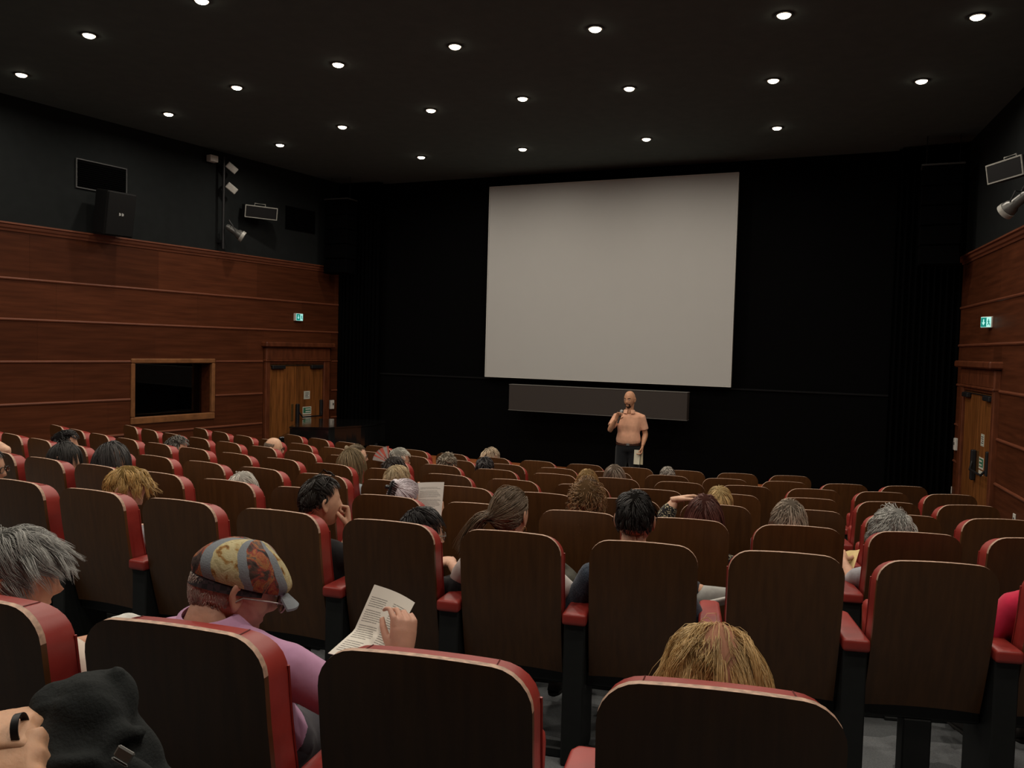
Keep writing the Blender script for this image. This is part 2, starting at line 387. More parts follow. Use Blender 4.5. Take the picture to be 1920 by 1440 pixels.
# ------------------------------------------------------------------ doors, booth window, fixtures
def rect_text_rows(mb, sg, s0, s1, n, z0, z1, rows, mi):
    h = (z1-z0)/rows
    for i in range(rows):
        a = s0+.008; b = s1-.008-(.02 if i % 3 == 1 else 0)*((i*7) % 3)
        wbox(mb, sg, a, b, n, n+.0012, z0+i*h+h*.25, z0+i*h+h*.7, 0, mi)
M_NOTICE = mat('notice_card', (.60, .60, .52), .6, .3, var=.03)
M_GREEN = mat('notice_green', (.03, .16, .09), .6, .3, var=.05)
M_INK = mat('ink', (.03, .03, .03), .7, .2)
def door(side, num, ys):
    w, M, sg = WALLS[side]
    s0, s1 = s_of(ys[0]), s_of(ys[1]); top = -.405
    root = tag(link(f'door_{num}', None, None), f'dark double door in the {side} wall under a heavy wooden cornice', kind='structure'); root.matrix_world = M
    fs0, fs1 = s0-.10, s1+.16
    for a, b in ((fs0, s0), (s1, fs1)):
        p = MB(); wbox(p, sg, a, b, .0, .085, Z_FRONT-.05, DOOR_TOP-.09, .012); p.obj('jamb', M_FRAMEW, root)
    p = MB(); wbox(p, sg, s0, s1, .0, .07, top, DOOR_TOP-.33, .008); p.obj('header', M_FRAMEW, root)
    p = MB(); wbox(p, sg, fs0-.01, fs1+.01, .0, .10, DOOR_TOP-.345, DOOR_TOP-.31, .01); p.obj('bead', M_FRAMEW, root)
    p = MB(); wbox(p, sg, fs0+.01, fs1-.01, .0, .09, DOOR_TOP-.31, DOOR_TOP-.09, .008); p.obj('frieze', M_FRAMEW, root)
    p = MB(); wbox(p, sg, fs0-.06, fs1+.06, .0, .16, DOOR_TOP-.09, DOOR_TOP, .018); p.obj('cornice', M_FRAMEW, root)
    mid = (s0+s1)/2
    for li, (a, b) in enumerate(((s0+.005, mid-.006), (mid+.006, s1-.005))):
        p = MB(); wbox(p, sg, a, b, .012, .05, Z_FRONT+.01, top-.01, .004); lf = p.obj('door_leaf', M_DOOR, root)
        p = MB(); c0 = a+.03 if li == 0 else b-.33
        wbox(p, sg, c0, c0+.30, .05, .105, top-.085, top-.025, .008); p.obj('door_closer', M_DARK, lf)
        p = MB(); wbox(p, sg, (a if li == 0 else mid), (mid if li == 0 else b), .052, .066, top-.032, top-.018, .003); p.obj('closer_arm', M_DARK, lf)
        if li == 0:
            p = MB(); wbox(p, sg, b-.13, b-.075, .05, .06, -1.42, -1.12, .003); p.obj('push_plate', mat('brass_dull', (.16, .09, .03), .4, .5, metal=.6), lf)
    # the leaf with the push bar and notices
    active = 1 if side == 'left' else 0
    a, b = ((mid+.006, s1-.005), (s0+.005, mid-.006))[1-active]
    hub = MB(); c = mid
    wbox(hub, sg, c-.035, c+.03, .05, .11, -1.50, -1.12, .012)
    hub.obj('lock_case', M_DARK, lf)
    e = (b-.05) if active == 1 else (a+.05)
    p = MB(); wbox(p, sg, e-.03, e+.03, .05, .10, -1.36, -1.07, .01); p.obj('bar_bracket', M_DARK, lf)
    p = MB(); p.tube([(c, sg*.08, -1.23), (c+(e-c)*.12, sg*.13, -1.36), (e-(e-c)*.08, sg*.13, -1.36), (e, sg*.08, -1.28)], .014, 8, (0, 0, 1)); p.obj('push_bar', M_DARK, lf, 50)
    nc = c+(e-c)*.42
    p = MB(); wbox(p, sg, nc-.075, nc+.075, .05, .0525, -1.045, -.90); wbox(p, sg, nc-.066, nc+.066, .0525, .0532, -1.036, -.909, 0, 1)
    wbox(p, sg, nc-.062, nc+.062, .0532, .0538, -1.032, -.913); rect_text_rows(p, sg, nc-.055, nc+.055, .0538, -1.02, -.92, 4, 2)
    tag(p.obj('notice', [M_NOTICE, M_GREEN, M_INK], lf), 'small white notice with lines of text')
    p = MB(); wbox(p, sg, nc-.10, nc+.115, .05, .0525, -1.325, -1.185); wbox(p, sg, nc-.085, nc+.10, .0525, .0535, -1.30, -1.20, 0, 1)
    for i in range(2): wbox(p, sg, nc-.03, nc+.09, .0535, .0542, -1.285+.045*i, -1.265+.045*i, 0, 0)
    tag(p.obj('notice', [M_NOTICE, M_GREEN], lf), 'green and white push bar notice')
    p = MB(); wbox(p, sg, nc-.10, nc+.115, .05, .0525, -1.395, -1.345); p.obj('notice', M_NOTICE, lf)
door('left', 1, (11.36, 12.66)); door('right', 2, (10.98, 12.42))

w, M, sg = WALLS['left']
win = tag(link('window_1', None), 'wood framed booth window with a dark room behind', kind='structure'); win.matrix_world = M
a, b = WIN_S; z0, z1 = WIN_Z; t = .085
for q in ((a-.02, b+.02, z0-.02, z0+t), (a-.02, b+.02, z1-.05, z1+.02), (a-.02, a+.045, z0+t, z1-.05), (b-.045, b+.02, z0+t, z1-.05)):
    p = MB(); wbox(p, sg, q[0], q[1], -.02, .05, q[2], q[3], .012); p.obj('window_frame', M_WINW, win)
p = MB(); wbox(p, sg, a+.02, b-.02, -.25, -.02, z0+.02, z0+.05); p.obj('sill', M_WINW, win)
p = MB(); wbox(p, sg, b-.05, b-.02, -.25, -.02, z0+.05, z1-.04); p.obj('reveal', M_PANEL, win)
p = MB(); wbox(p, sg, a+.02, a+.05, -.25, -.02, z0+.05, z1-.04); p.obj('reveal', M_PANEL, win)
p = MB(); wbox(p, sg, a, b, -.9, -.88, z0-.3, z1+.3); wbox(p, sg, a-.02, a, -.9, -.25, z0-.3, z1+.3); wbox(p, sg, b, b+.02, -.9, -.25, z0-.3, z1+.3)
wbox(p, sg, a, b, -.9, -.25, z1+.28, z1+.3); wbox(p, sg, a, b, -.9, -.25, z0-.3, z0-.28); p.obj('booth_interior', M_BLACK, win)
p = MB(); wbox(p, sg, a+.05, b-.05, -.205, -.20, z0+.05, z1-.04); p.obj('pane', glass('booth_glass', (.75, .75, .75)), win)

def on_wall(side, name, y, n, z, label, cat, group=None, rz=0, tilt=0, roll=0):
    """an Empty on the wall whose local x runs along the wall, -y into the hall on the left wall / +y on the right"""
    w, M, sg = WALLS[side]
    o = link(name, None)
    o.matrix_world = M @ Matrix.Translation((s_of(y), sg*n, z)) @ rotz(math.pi if sg > 0 else 0) @ rotz(rz) @ Matrix.Rotation(tilt, 4, 'X') @ Matrix.Rotation(roll, 4, 'Y')
    return tag(o, label, cat, group)      # local -y = into the hall
# exit signs
M_EXITG = glow('exit_green', (.0, .16, .13), 1.0); M_EXITW = glow('exit_white', (.38, .80, .74), .75)
def exit_sign(side, y, z):
    t = on_wall(side, 'exit_sign', y, .08, z, f'lit green exit sign with arrow over the {side} door', 'exit sign', rz=0 if side == 'left' else math.radians(28))
    p = MB(); p.rbox(-.088, .088, .0, .06, -.068, .068, .006, 1); p.obj('housing', M_WHITEPL, t)
    p = MB(); p.box(-.08, .08, -.004, 0, -.06, .06); p.obj('lit_panel', M_EXITW, t)
    p = MB(); p.box(-.076, .012, -.006, -.004, -.055, .055); g = p.obj('arrow_field', M_EXITG, t)
    p = MB(); p.prism([(-.04, .035), (-.024, .035), (-.024, -.002), (-.006, -.002), (-.032, -.038), (-.058, -.002), (-.04, -.002)], -.0075, -.006, axis='y'); p.obj('arrow', M_EXITW, g)
    m = MB(); m.ell((.046, -.0055, .032), (.008, .0015, .008), 8, 6); m.tube([(.044, -.005, .022), (.05, -.005, -.005)], .007, 6); m.tube([(.05, -.005, -.005), (.034, -.005, -.035)], .005, 6)
    m.tube([(.05, -.005, -.005), (.062, -.005, -.02), (.068, -.005, -.04)], .005, 6); m.tube([(.046, -.005, .016), (.03, -.005, .004)], .004, 6); m.tube([(.046, -.005, .016), (.064, -.005, .008)], .004, 6)
    m.obj('running_figure', M_EXITG, t)
    p = MB(); p.box(-.03, .03, .055, .085, -.02, .02); p.obj('wall_mount', M_DARK, t)
exit_sign('left', 12.02, .43); exit_sign('right', 11.42, .45)
def grille(y, z, w, h, lab, frame=True):
    t = on_wall('left', 'wall_grille', y, .004, z, lab, 'grille')
    p = MB(); p.box(-w/2, w/2, -.006, 0, -h/2, h/2); p.obj('backing', M_BLACK, t)
    n = 12
    for i in range(n):
        zz = -h/2+.02+(h-.04)*(i+.5)/n
        p = MB(); p.box(-w/2+.01, w/2-.01, -.018, -.006, zz-.010, zz+.006); p.obj('slat', M_VELVET, t)
    if frame:
        fm = mat('frame_grey', (.060, .062, .062), .5, .4)
        for q in ((-w/2-.012, w/2+.012, h/2, h/2+.014), (-w/2-.012, w/2+.012, -h/2-.014, -h/2), (-w/2-.012, -w/2, -h/2, h/2), (w/2, w/2+.012, -h/2, h/2)):
            p = MB(); p.box(q[0], q[1], -.022, 0, q[2], q[3]); p.obj('frame', fm, t)
grille(8.31, 2.20, .73, .37, 'black grille in a thin grey frame above the wall loudspeaker')
grille(12.08, 2.165, .72, .41, 'dark frameless grille high on the left wall near the screen', False)
# big wall loudspeaker
t = on_wall('left', 'loudspeaker', 8.31, .33, 1.685, 'black box loudspeaker with a small white logo, tilted over the left cornice', 'speaker', tilt=math.radians(9), rz=math.radians(-3))
M_SPK = mat('speaker_black', (.0028, .0028, .003), .7, .2)
p = MB(); p.rbox(-.21, .21, -.12, .18, -.30, .30, .02, 2); p.obj('cabinet', M_SPK, t)
p = MB(); p.rbox(-.198, .198, -.135, -.12, -.288, .288, .008, 1); p.obj('front_grille', M_SPK, t)
for x in (-.018, .022):
    p = MB(); p.prism([(x-.014, -.022), (x+.012, -.015), (x+.012, .012), (x-.014, .022)], -.139, -.135, axis='y'); p.obj('logo', mat('logo_grey', (.35, .36, .35), .4, .4), t)
p = MB(); p.box(-.05, .05, .18, .30, -.05, .05); p.obj('wall_bracket', M_DARK, t)
# pole with fixtures
t = on_wall('left', 'lighting_pole', 10.28, .14, 1.44, 'thin black vertical pole carrying lamps on the left wall', 'pole')
p = MB(); p.tube([(0, 0, 0), (0, 0, 1.45)], .022, 10); p.obj('tube', M_DARK, t, 40)
for z in (.12, 1.3):
    p = MB(); p.box(-.02, .02, 0, .135, z-.02, z+.02); p.obj('clamp', M_DARK, t)
def flood(z, lab):
    t = on_wall('left', 'flood_lamp', 10.37, .22, z, lab, 'lamp', 'flood lamps on the pole', tilt=math.radians(20), rz=math.radians(-40), roll=math.radians(38))
    p = MB(); p.rbox(-.09, .09, -.03, .03, -.05, .05, .012, 2); p.obj('housing', mat('pale_grey_metal', (.42, .42, .39), .5, .4, var=.05), t)
    p = MB(); p.box(-.075, .075, -.033, -.028, -.038, .038); p.obj('lens', mat('milky_lens', (.5, .5, .46), .3, .5), t)
    p = MB(); p.box(-.10, -.07, 0, .10, -.012, .012); p.obj('yoke', M_DARK, t)
flood(2.73, 'upper of two small pale flood lamps on the wall pole'); flood(2.41, 'lower of two small pale flood lamps on the wall pole')
t = on_wall('left', 'junction_box', 10.10, .10, 2.83, 'small white box at the top of the wall pole', 'box')
p = MB(); p.rbox(-.075, .075, -.04, .06, -.05, .05, .01, 2); p.obj('case', M_WHITEPL, t)
p = MB(); p.box(.075, .18, 0, .02, -.01, .01); p.obj('arm', M_DARK, t)
def spotlight(side, y, z, n, lab, rz, tilt):
    t = on_wall(side, 'spotlight', y, n, z, lab, 'spotlight', 'stage spotlights on the side walls', rz=rz, tilt=tilt)
    A = Matrix.Rotation(math.radians(90), 4, 'X')
    p = MB(); p.lathe([(.0, -.16), (.035, -.16), (.05, -.12), (.052, .02), (.075, .05), (.082, .12), (.078, .125), (.07, .06), (.0, .05)], 18, M=A); p.obj('can', mat('can_grey', (.10, .10, .095), .4, .5, metal=.5), t, 40)
    p = MB(); p.lathe([(.08, .10), (.088, .10), (.088, .15), (.08, .15), (.08, .10)], 18, M=A); p.obj('colour_frame', mat('can_light', (.34, .34, .31), .4, .5), t, 40)
    p = MB(); p.tube([(-.09, 0, 0), (-.09, .10, .06), (.09, .10, .06), (.09, 0, 0)], .008, 6); p.obj('yoke', M_DARK, t)
    p = MB(); p.tube([(0, .10, .06), (0, .18, .10)], .012, 6); p.obj('hook', M_DARK, t)
spotlight('left', 10.40, 1.72, .28, 'stage spotlight at the foot of the wall pole', math.radians(50), math.radians(32))
spotlight('right', 9.85, 1.60, .22, 'stage spotlight on the right wall under the surround speaker', math.radians(-50), math.radians(32))
def surround(side, y, z, lab):
    t = on_wall(side, 'surround_speaker', y, .26, z, lab, 'speaker', 'slim surround speakers', tilt=math.radians(10), rz=math.radians(-22 if side == 'left' else 22))
    p = MB(); p.rbox(-.27, .27, -.06, .10, -.10, .10, .006, 1); p.obj('cabinet', M_DARK, t)
    p = MB(); p.box(-.255, .255, -.066, -.06, -.085, .085); p.obj('front_grille', M_GRILLE, t)
    fm = mat('speaker_trim', (.26, .26, .235), .5, .4)
    for q in ((-.272, .272, .086, .101), (-.272, .272, -.101, -.088), (-.272, -.259, -.088, .086), (.259, .272, -.088, .086)):
        p = MB(); p.box(q[0], q[1], -.068, -.058, q[2], q[3]); p.obj('trim', fm, t)
    p = MB(); p.tube([(-.09, .02, .10), (-.09, .02, .135), (.09, .02, .135), (.09, .02, .10)], .008, 6); p.obj('handle', fm, t)
    p = MB(); p.box(-.03, .03, .10, .24, -.03, .03); p.obj('wall_bracket', M_DARK, t)
surround('left', 10.92, 2.11, 'slim black surround speaker with a pale rim on the left wall')
surround('right', 9.98, 1.97, 'slim black surround speaker with a pale rim on the right wall')
for side in ('left', 'right'):
    t = on_wall(side, 'wall_phone', 12.93, .035, -1.18, f'small white wall box beside the {side} door', 'wall box')
    p = MB(); p.rbox(-.05, .05, -.02, .035, -.085, .085, .008, 1); p.obj('case', M_WHITEPL, t)
    p = MB(); p.rbox(.0, .028, -.026, -.02, -.01, .03, .003, 1); p.obj('dial', M_DARK, t)
for y, z, lab in ((10.05, -1.66, 'small white socket low on the right wall near the seats'), (13.10, -1.84, 'small white socket low on the right wall in the corner')):
    t = on_wall('right', 'wall_socket', y, .024, z, lab, 'socket')
    p = MB(); p.rbox(-.04, .04, -.012, .0, -.05, .05, .004, 1); p.obj('plate', M_WHITEPL, t)
    p = MB(); p.box(-.015, .015, -.0135, -.012, -.03, .01); p.obj('inlet', M_DARK, t)
# hanging speaker columns
for sgn, lab in ((1, 'tall black hanging speaker column in the right front corner'), (-1, 'tall black hanging speaker column in the left front corner')):
    t = empty('speaker_column', (CX+sgn*4.88, 12.62, 1.25)); tag(t, lab, 'speaker')
    for i in range(5):
        p = MB(); p.rbox(-.25, .25, -.15, .15, .265*i, .265*i+.255, .012, 1); bx = p.obj('cabinet', M_VELVET, t)
        p = MB(); p.box(-.235, .235, -.158, -.15, .265*i+.015, .265*i+.24); p.obj('front_grille', M_VELVET, bx)
    p = MB(); p.rbox(-.26, .26, -.16, .16, 1.325, 1.35, .004, 1); p.obj('top_bar', mat('bar_grey', (.05, .05, .048), .5, .4), t)
    for x in (-.2, .2):
        p = MB(); p.tube([(x, 0, 1.35), (x, 0, 1.75)], .006, 6); p.obj('cable', M_DARK, t)

# grand piano at the left of the stage
M_PIANO = mat('piano_lacquer', (.006, .006, .006), .08, .5, var=.05, coat=.6)
pn = empty('grand_piano', (-8.25, 11.35, Z_FRONT), math.radians(-62)); tag(pn, 'black lacquered grand piano in front of the left door', 'piano')
out = [(-.74, -.55), (.74, -.55), (.74, .05)]
for i in range(1, 13):
    t = i/12; out.append((.74-1.02*t**1.3+.10*math.sin(t*math.pi*2)*-.6, .05+.72*t+.10*math.sin(t*math.pi)))
out += [(-.42, .84), (-.62, .82), (-.74, .70)]
p = MB(); p.prism(out, .62, .93); p.obj('case', M_PIANO, pn)
p = MB(); p.prism([(x*1.015, y*1.015) for x, y in out], .935, .96); p.obj('lid', M_PIANO, pn)
p = MB(); p.rbox(-.74, .74, -.75, -.55, .60, .70, .01, 1); p.obj('key_bed', M_PIANO, pn)
p = MB(); p.rbox(-.66, .66, -.74, -.56, .70, .79, .02, 2); p.obj('fallboard', M_PIANO, pn)
for x, y in ((-.62, -.5), (.62, -.5), (-.4, .68)):
    p = MB(); p.tube([(x, y, .05), (x, y, .62)], [.04, .06], 8); lg = p.obj('leg', M_PIANO, pn, 40)
    p = MB(); p.lathe([(0, 0), (.035, 0), (.04, .03), (.03, .06), (0, .06)], 10, M=Matrix.Translation((x, y, 0))); p.obj('caster', M_DARK, lg, 40)
p = MB(); p.box(-.12, .12, -.35, -.30, .10, .62); p.box(-.14, .14, -.42, -.30, .06, .12); p.obj('pedal_lyre', M_PIANO, pn)

# ------------------------------------------------------------------ auditorium seats
def seat_wood():
    m, nt, b = _nodes('seat_veneer'); N = nt.nodes; L = nt.links
    tc = N.new('ShaderNodeTexCoord'); oi = N.new('ShaderNodeObjectInfo')
    ad = N.new('ShaderNodeVectorMath'); ad.operation = 'MULTIPLY_ADD'; ad.inputs[1].default_value = (13, 7, .9)
    cb = N.new('ShaderNodeCombineXYZ'); mu = N.new('ShaderNodeMath'); mu.operation = 'MULTIPLY'; mu.inputs[1].default_value = 40
    L.new(oi.outputs['Random'], mu.inputs[0]); L.new(mu.outputs[0], cb.inputs[0]); L.new(mu.outputs[0], cb.inputs[2])
    L.new(tc.outputs['Object'], ad.inputs[0]); L.new(cb.outputs[0], ad.inputs[2])
    nz = N.new('ShaderNodeTexNoise'); nz.inputs['Scale'].default_value = 3.5; nz.inputs['Detail'].default_value = 7
    L.new(ad.outputs[0], nz.inputs['Vector'])
    rp = N.new('ShaderNodeValToRGB'); e = rp.color_ramp.elements
    e[0].position = .25; e[0].color = (.066, .027, .0080, 1); e[1].position = .8; e[1].color = (.108, .045, .0135, 1)
    L.new(nz.outputs['Fac'], rp.inputs[0])
    mr = N.new('ShaderNodeMapRange'); mr.inputs[3].default_value = .8; mr.inputs[4].default_value = 1.25; L.new(oi.outputs['Random'], mr.inputs[0])
    hs = N.new('ShaderNodeHueSaturation'); L.new(mr.outputs[0], hs.inputs['Value']); L.new(rp.outputs[0], hs.inputs['Color'])
    # scuffs
    n3 = N.new('ShaderNodeTexNoise'); n3.inputs['Scale'].default_value = 38; n3.inputs['Detail'].default_value = 2; L.new(ad.outputs[0], n3.inputs['Vector'])
    gt = N.new('ShaderNodeMapRange'); gt.inputs[1].default_value = .76; gt.inputs[2].default_value = .80; L.new(n3.outputs['Fac'], gt.inputs[0])
    mx = N.new('ShaderNodeMix'); mx.data_type = 'RGBA'; mx.inputs[7].default_value = (.16, .13, .11, 1)
    L.new(gt.outputs[0], mx.inputs[0]); L.new(hs.outputs[0], mx.inputs[6]); L.new(mx.outputs[2], b.inputs['Base Color'])
    b.inputs['Roughness'].default_value = .38; b.inputs['Specular IOR Level'].default_value = .4
    return m
M_VENEER = seat_wood()
M_PLY = mat('ply_edge', (.46, .30, .215), .5, .4, var=.35, scale=60, stretch=(1, 1, 1))
M_RED = mat('red_leatherette', (.285, .030, .023), .38, .5, var=.14, scale=9, bump=.18, bscale=26, rnd=.06)
M_REDDK = mat('red_seam', (.10, .012, .010), .6, .3)
M_BLKPAINT = mat('black_painted_steel', (.011, .0125, .0125), .55, .3, var=.1)
ZB, ZT, RC, WS = .385, 1.0, .078, .2200
def back_y(z):            # reclined, slightly bowed profile of the shell's rear face
    t = (z-ZB)/(ZT-ZB); return .125*(1-t)**1.15+.012*math.sin(t*math.pi)*-1
def shell_grid(w0, zb, zt, rc, y_off, arch, bow, nx=9, nz=12):
    zs = list(np.linspace(zb, zt-rc, nz-6)) + [zt-rc+rc*math.sin(q) for q in np.linspace(0, math.pi/2, 7)[1:]]
    V = []
    for z in zs:
        d = max(0.0, z-(zt-rc)); w = w0-rc+math.sqrt(max(0, rc*rc-d*d)) if d > 0 else w0
        for i in range(nx):
            x = w*(-1+2*i/(nx-1)); V.append((x, back_y(min(z, ZT))+y_off(x, z)+bow*x*x, z-arch*(x/w0)**2))
    return np.array(V), len(zs), nx
def two_sided(ga, gb, nz, nx, mb, ma, mr, mbk):
    """rear grid ga, front grid gb, rim between"""
    f = [(i*nx+j, i*nx+j+1, (i+1)*nx+j+1, (i+1)*nx+j) for i in range(nz-1) for j in range(nx-1)]
    n0 = len(ga); V = np.concatenate([ga, gb])
    rim = [(0, j) for j in range(nx-1)], [(nz-1, j) for j in range(nx-1)]
    per = [j for j in range(nx)] + [i*nx+nx-1 for i in range(1, nz)] + [(nz-1)*nx+j for j in range(nx-2, -1, -1)] + [i*nx for i in range(nz-2, 0, -1)]
    r = [(per[k], n0+per[k], n0+per[(k+1) % len(per)], per[(k+1) % len(per)])[::-1] for k in range(len(per))]
    base = mb.n
    mb.add(V, f, ma); mb.f += [tuple(q+base+n0 for q in p[::-1]) for p in f]; mb.m += [mbk]*len(f)
    mb.f += [tuple(q+base for q in p) for p in r]; mb.m += [mr if V[list(p)][:, 2].mean() > ZT-RC*1.15 else ma for p in r]
mb = MB()
g0, nz, nx = shell_grid(WS, ZB, ZT, RC, lambda x, z: 0, .012, .18)
g1, _, _ = shell_grid(WS, ZB, ZT, RC, lambda x, z: .016, .012, .18)
two_sided(g0, g1, nz, nx, mb, 0, 1, 0)
ME_SHELL = mb.mesh('back_shell', [M_VENEER, M_PLY], 35)
mb = MB()
def puff(x, z):
    e = min(1, (abs(x)/.232)); q = max(0, (z-.88)/.115)
    return .020+.100*(1-.30*e**6)*(1-.42*min(1, q)**3)+.028*max(0, .75-z)
g0, nz, nx = shell_grid(.2185, .44, .986, .078, lambda x, z: .0165, .012, .18, 11, 14)
g1, _, _ = shell_grid(.2165, .43, .978, .082, puff, .010, .18, 11, 14)
two_sided(g0, g1, nz, nx, mb, 0, 0, 0)
ME_BACKC = mb.mesh('back_cushion', M_RED, 62)
_per = [(-.2165, puff(-.2165, z)+back_y(z)+.18*.2165**2, z) for z in np.linspace(.46, .90, 8)]
ME_PIPE = [MB().tube([(sx*abs(x)*1.002, y*.985, z) for x, y, z in _per], .0035, 5).mesh('piping', M_RED, 60) for sx in (-1, 1)]
ME_SEAM = []                               # short dark seam over each top corner of the cushion
for sx in (-1, 1):
    j_ = (nz-1)*nx+(0 if sx < 0 else nx-1)-0; w = [g0[j_]*(1-t)+g1[j_]*t+np.array([sx*.0006, 0, .0008]) for t in np.linspace(.1, .97, 4)]
    ME_SEAM.append(MB().tube(w, .0014, 4).mesh('seam', M_REDDK))
mb = MB(); mb.rbox(-.200, .200, 0, .40, 0, .10, .038, 3); ME_SEATC = mb.mesh('seat_cushion', M_RED, 60)
mb = MB(); mb.rbox(-.190, .190, .01, .37, -.022, 0, .006, 1); ME_PAN = mb.mesh('seat_pan', M_VENEER)
mb = MB(); mb.prism([(-.052, .035), (.052, .035), (.044, .40), (.03, .425), (-.03, .425), (-.044, .40)], .615, .665)
ME_PAD = bpy.data.meshes.new('armrest_pad')
_bm = bmesh.new(); _bm.from_mesh(mb.mesh('tmp', M_RED)); bmesh.ops.bevel(_bm, geom=list(_bm.edges), offset=.014, segments=3, affect='EDGES', profile=.6); _bm.to_mesh(ME_PAD); _bm.free()
ME_PAD.materials.append(M_RED); smooth_mesh(ME_PAD, 50)
mb = MB(); mb.rbox(-.045, .045, .055, .33, .0, .617, .006, 1); ME_POST = mb.mesh('armrest_post', M_BLKPAINT)
mb = MB(); mb.rbox(-.236, .236, .16, .24, .315, .385, .008, 1); ME_FRAME = mb.mesh('seat_frame', M_BLKPAINT)
mb = MB(); mb.rbox(-.055, .055, .16, .24, .02, .318, .006, 1); mb.rbox(-.236, .236, .12, .19, .0, .045, .006, 1); mb.rbox(-.08, .08, .10, .32, .0, .02, .004, 1)
ME_PED = mb.mesh('pedestal', M_BLKPAINT)
SEATS = {}
OCC = {}          # (row, idx) -> short description of the sitter, filled from the people table
def rowname(k):
    return {1: 'nearest row', 8: 'front row', 7: 'row behind the front row'}.get(k) or {2: 'second row from the camera', 3: 'third row from the camera', 4: 'fourth row from the camera', 5: 'fifth row from the camera', 6: 'sixth row from the camera'}[k]
def add_seat(k, i, first):
    O, a = seat_pose(k, i)
    t = empty('auditorium_seat', O, a); SEATS[(k, i)] = t
    sh = link('back_shell', ME_SHELL, t)
    c = link('back_cushion', ME_BACKC, t); [link('piping', q, c) for q in ME_PIPE]; [link('seam', q, c) for q in ME_SEAM]
    occ = (k, i) in OCC
    s = link('seat_cushion', ME_SEATC, t); pnl = link('seat_pan', ME_PAN, s)
    if occ: s.location = (0, .17, .372)
    else: s.location = (0, .268, .362); s.rotation_euler = (math.radians(83), 0, 0)
    link('seat_frame', ME_FRAME, t); link('pedestal', ME_PED, t)
    for sx in ((-1, 1) if first else (1,)):
        q = link('armrest_post', ME_POST, t); q.location = (sx*.28, 0, 0)
        q = link('armrest_pad', ME_PAD, t); q.location = (sx*.28, 0, 0)
    return t
def build_seats():
    for k in sorted(ROW_IDX):
        i0, i1 = ROW_IDX[k]
        for i in range(i0, i1+1):
            t = add_seat(k, i, i == i0)
            if k == 0: lab = 'red seat of the person holding the black jacket, beside the camera'
            elif (k, i) in OCC: lab = 'wood backed red seat under '+OCC[(k, i)]
            elif k == 3 and i == 11: lab = 'empty wood backed red seat cut by the right edge, third row'
            else: lab = f'empty wood backed red seat, {ORD[i-i0]} from the left in the {rowname(k)}'
            tag(t, lab, 'theatre seat', 'red theatre seats in curved rows')

# ------------------------------------------------------------------ people
TMP = bpy.data.scenes.new('remesh_scratch')
def remesh(prims, voxel, it=6, fac=.5):
    mb = MB()
    for v, f in prims: mb.add(v, f)
    me = mb.mesh('scratch', M_DARK); ob = bpy.data.objects.new('scratch', me); TMP.collection.objects.link(ob)
    m = ob.modifiers.new('r', 'REMESH'); m.mode = 'VOXEL'; m.voxel_size = voxel
    if it:
        s = ob.modifiers.new('s', 'SMOOTH'); s.factor = fac; s.iterations = it
    vl = TMP.view_layers[0]; vl.update(); dg = vl.depsgraph
    ev = ob.evaluated_get(dg).to_mesh()
    n = len(ev.vertices); co = np.empty(n*3); ev.vertices.foreach_get('co', co)
    fs = [tuple(p.vertices) for p in ev.polygons]
    ob.evaluated_get(dg).to_mesh_clear()
    bpy.data.objects.remove(ob, do_unlink=True); bpy.data.meshes.remove(me)
    return co.reshape(-1, 3), fs
def head_surf(d):
    x, y, z = d[:, 0], d[:, 1], d[:, 2]
    t = np.clip(-z, 0, 1); u = np.clip(z, 0, 1)
    kt = np.maximum(1-u*u, .02)**-.085; px = x*.0785*(1-.28*t**1.4)*(1-.03*u)*kt; py = np.where(y > 0, y*.094, y*.103)*kt; pz = z*.118
    py = np.where(y < 0, py*(1-.40*t**1.2), py*(1-.04*t)) + .044*t**2 - .004
    F = y > -.05
    def g(a, b, sx, sz): return np.exp(-((px-a)/sx)**2-((pz-b)/sz)**2)*F
    q = .021*g(0, -.024, .0115, .012)+.012*g(0, -.004, .009, .024)
    for s in (-1, 1):
        q += .004*g(s*.03, .030, .018, .008)-.010*g(s*.031, .011, .014, .010)+.004*g(s*.046, -.028, .02, .02)+.005*g(s*.010, -.028, .007, .007)
    q += .005*g(0, -.060, .019, .006)+.004*g(0, -.074, .017, .006)-.003*g(0, -.067, .020, .003)+.007*g(0, -.102, .018, .014)
    return np.stack([px, py+q, pz], 1)
def head_prims(near):
    nu, nv = ((20, 16), (32, 26), (44, 36))[near]
    d, f = ellipsoid((0, 0, 0), (1, 1, 1), nu, nv)
    d = np.roll(d, 0, 0); out = [(head_surf(d), f)]
    for s in (-1, 1):
        v, ff = ellipsoid((0, 0, 0), (1, 1, 1), 12, 10)
        r = np.hypot(v[:, 1], v[:, 2]); th = v[:, 0]*.0075-.0085*np.exp(-(r/.5)**2)*(v[:, 0] > .1)
        h = v[:, 2]*.035; fw = v[:, 1]*.0215*(1-.3*np.clip(-v[:, 2], 0, 1))-.16*h
        P = np.stack([s*(.0800+th*.95-fw*.38), -.008+fw*.92+th*.3, -.008+h], 1)
        out.append((P, ff if s > 0 else [q[::-1] for q in ff]))
    return out
_HANDS = {}
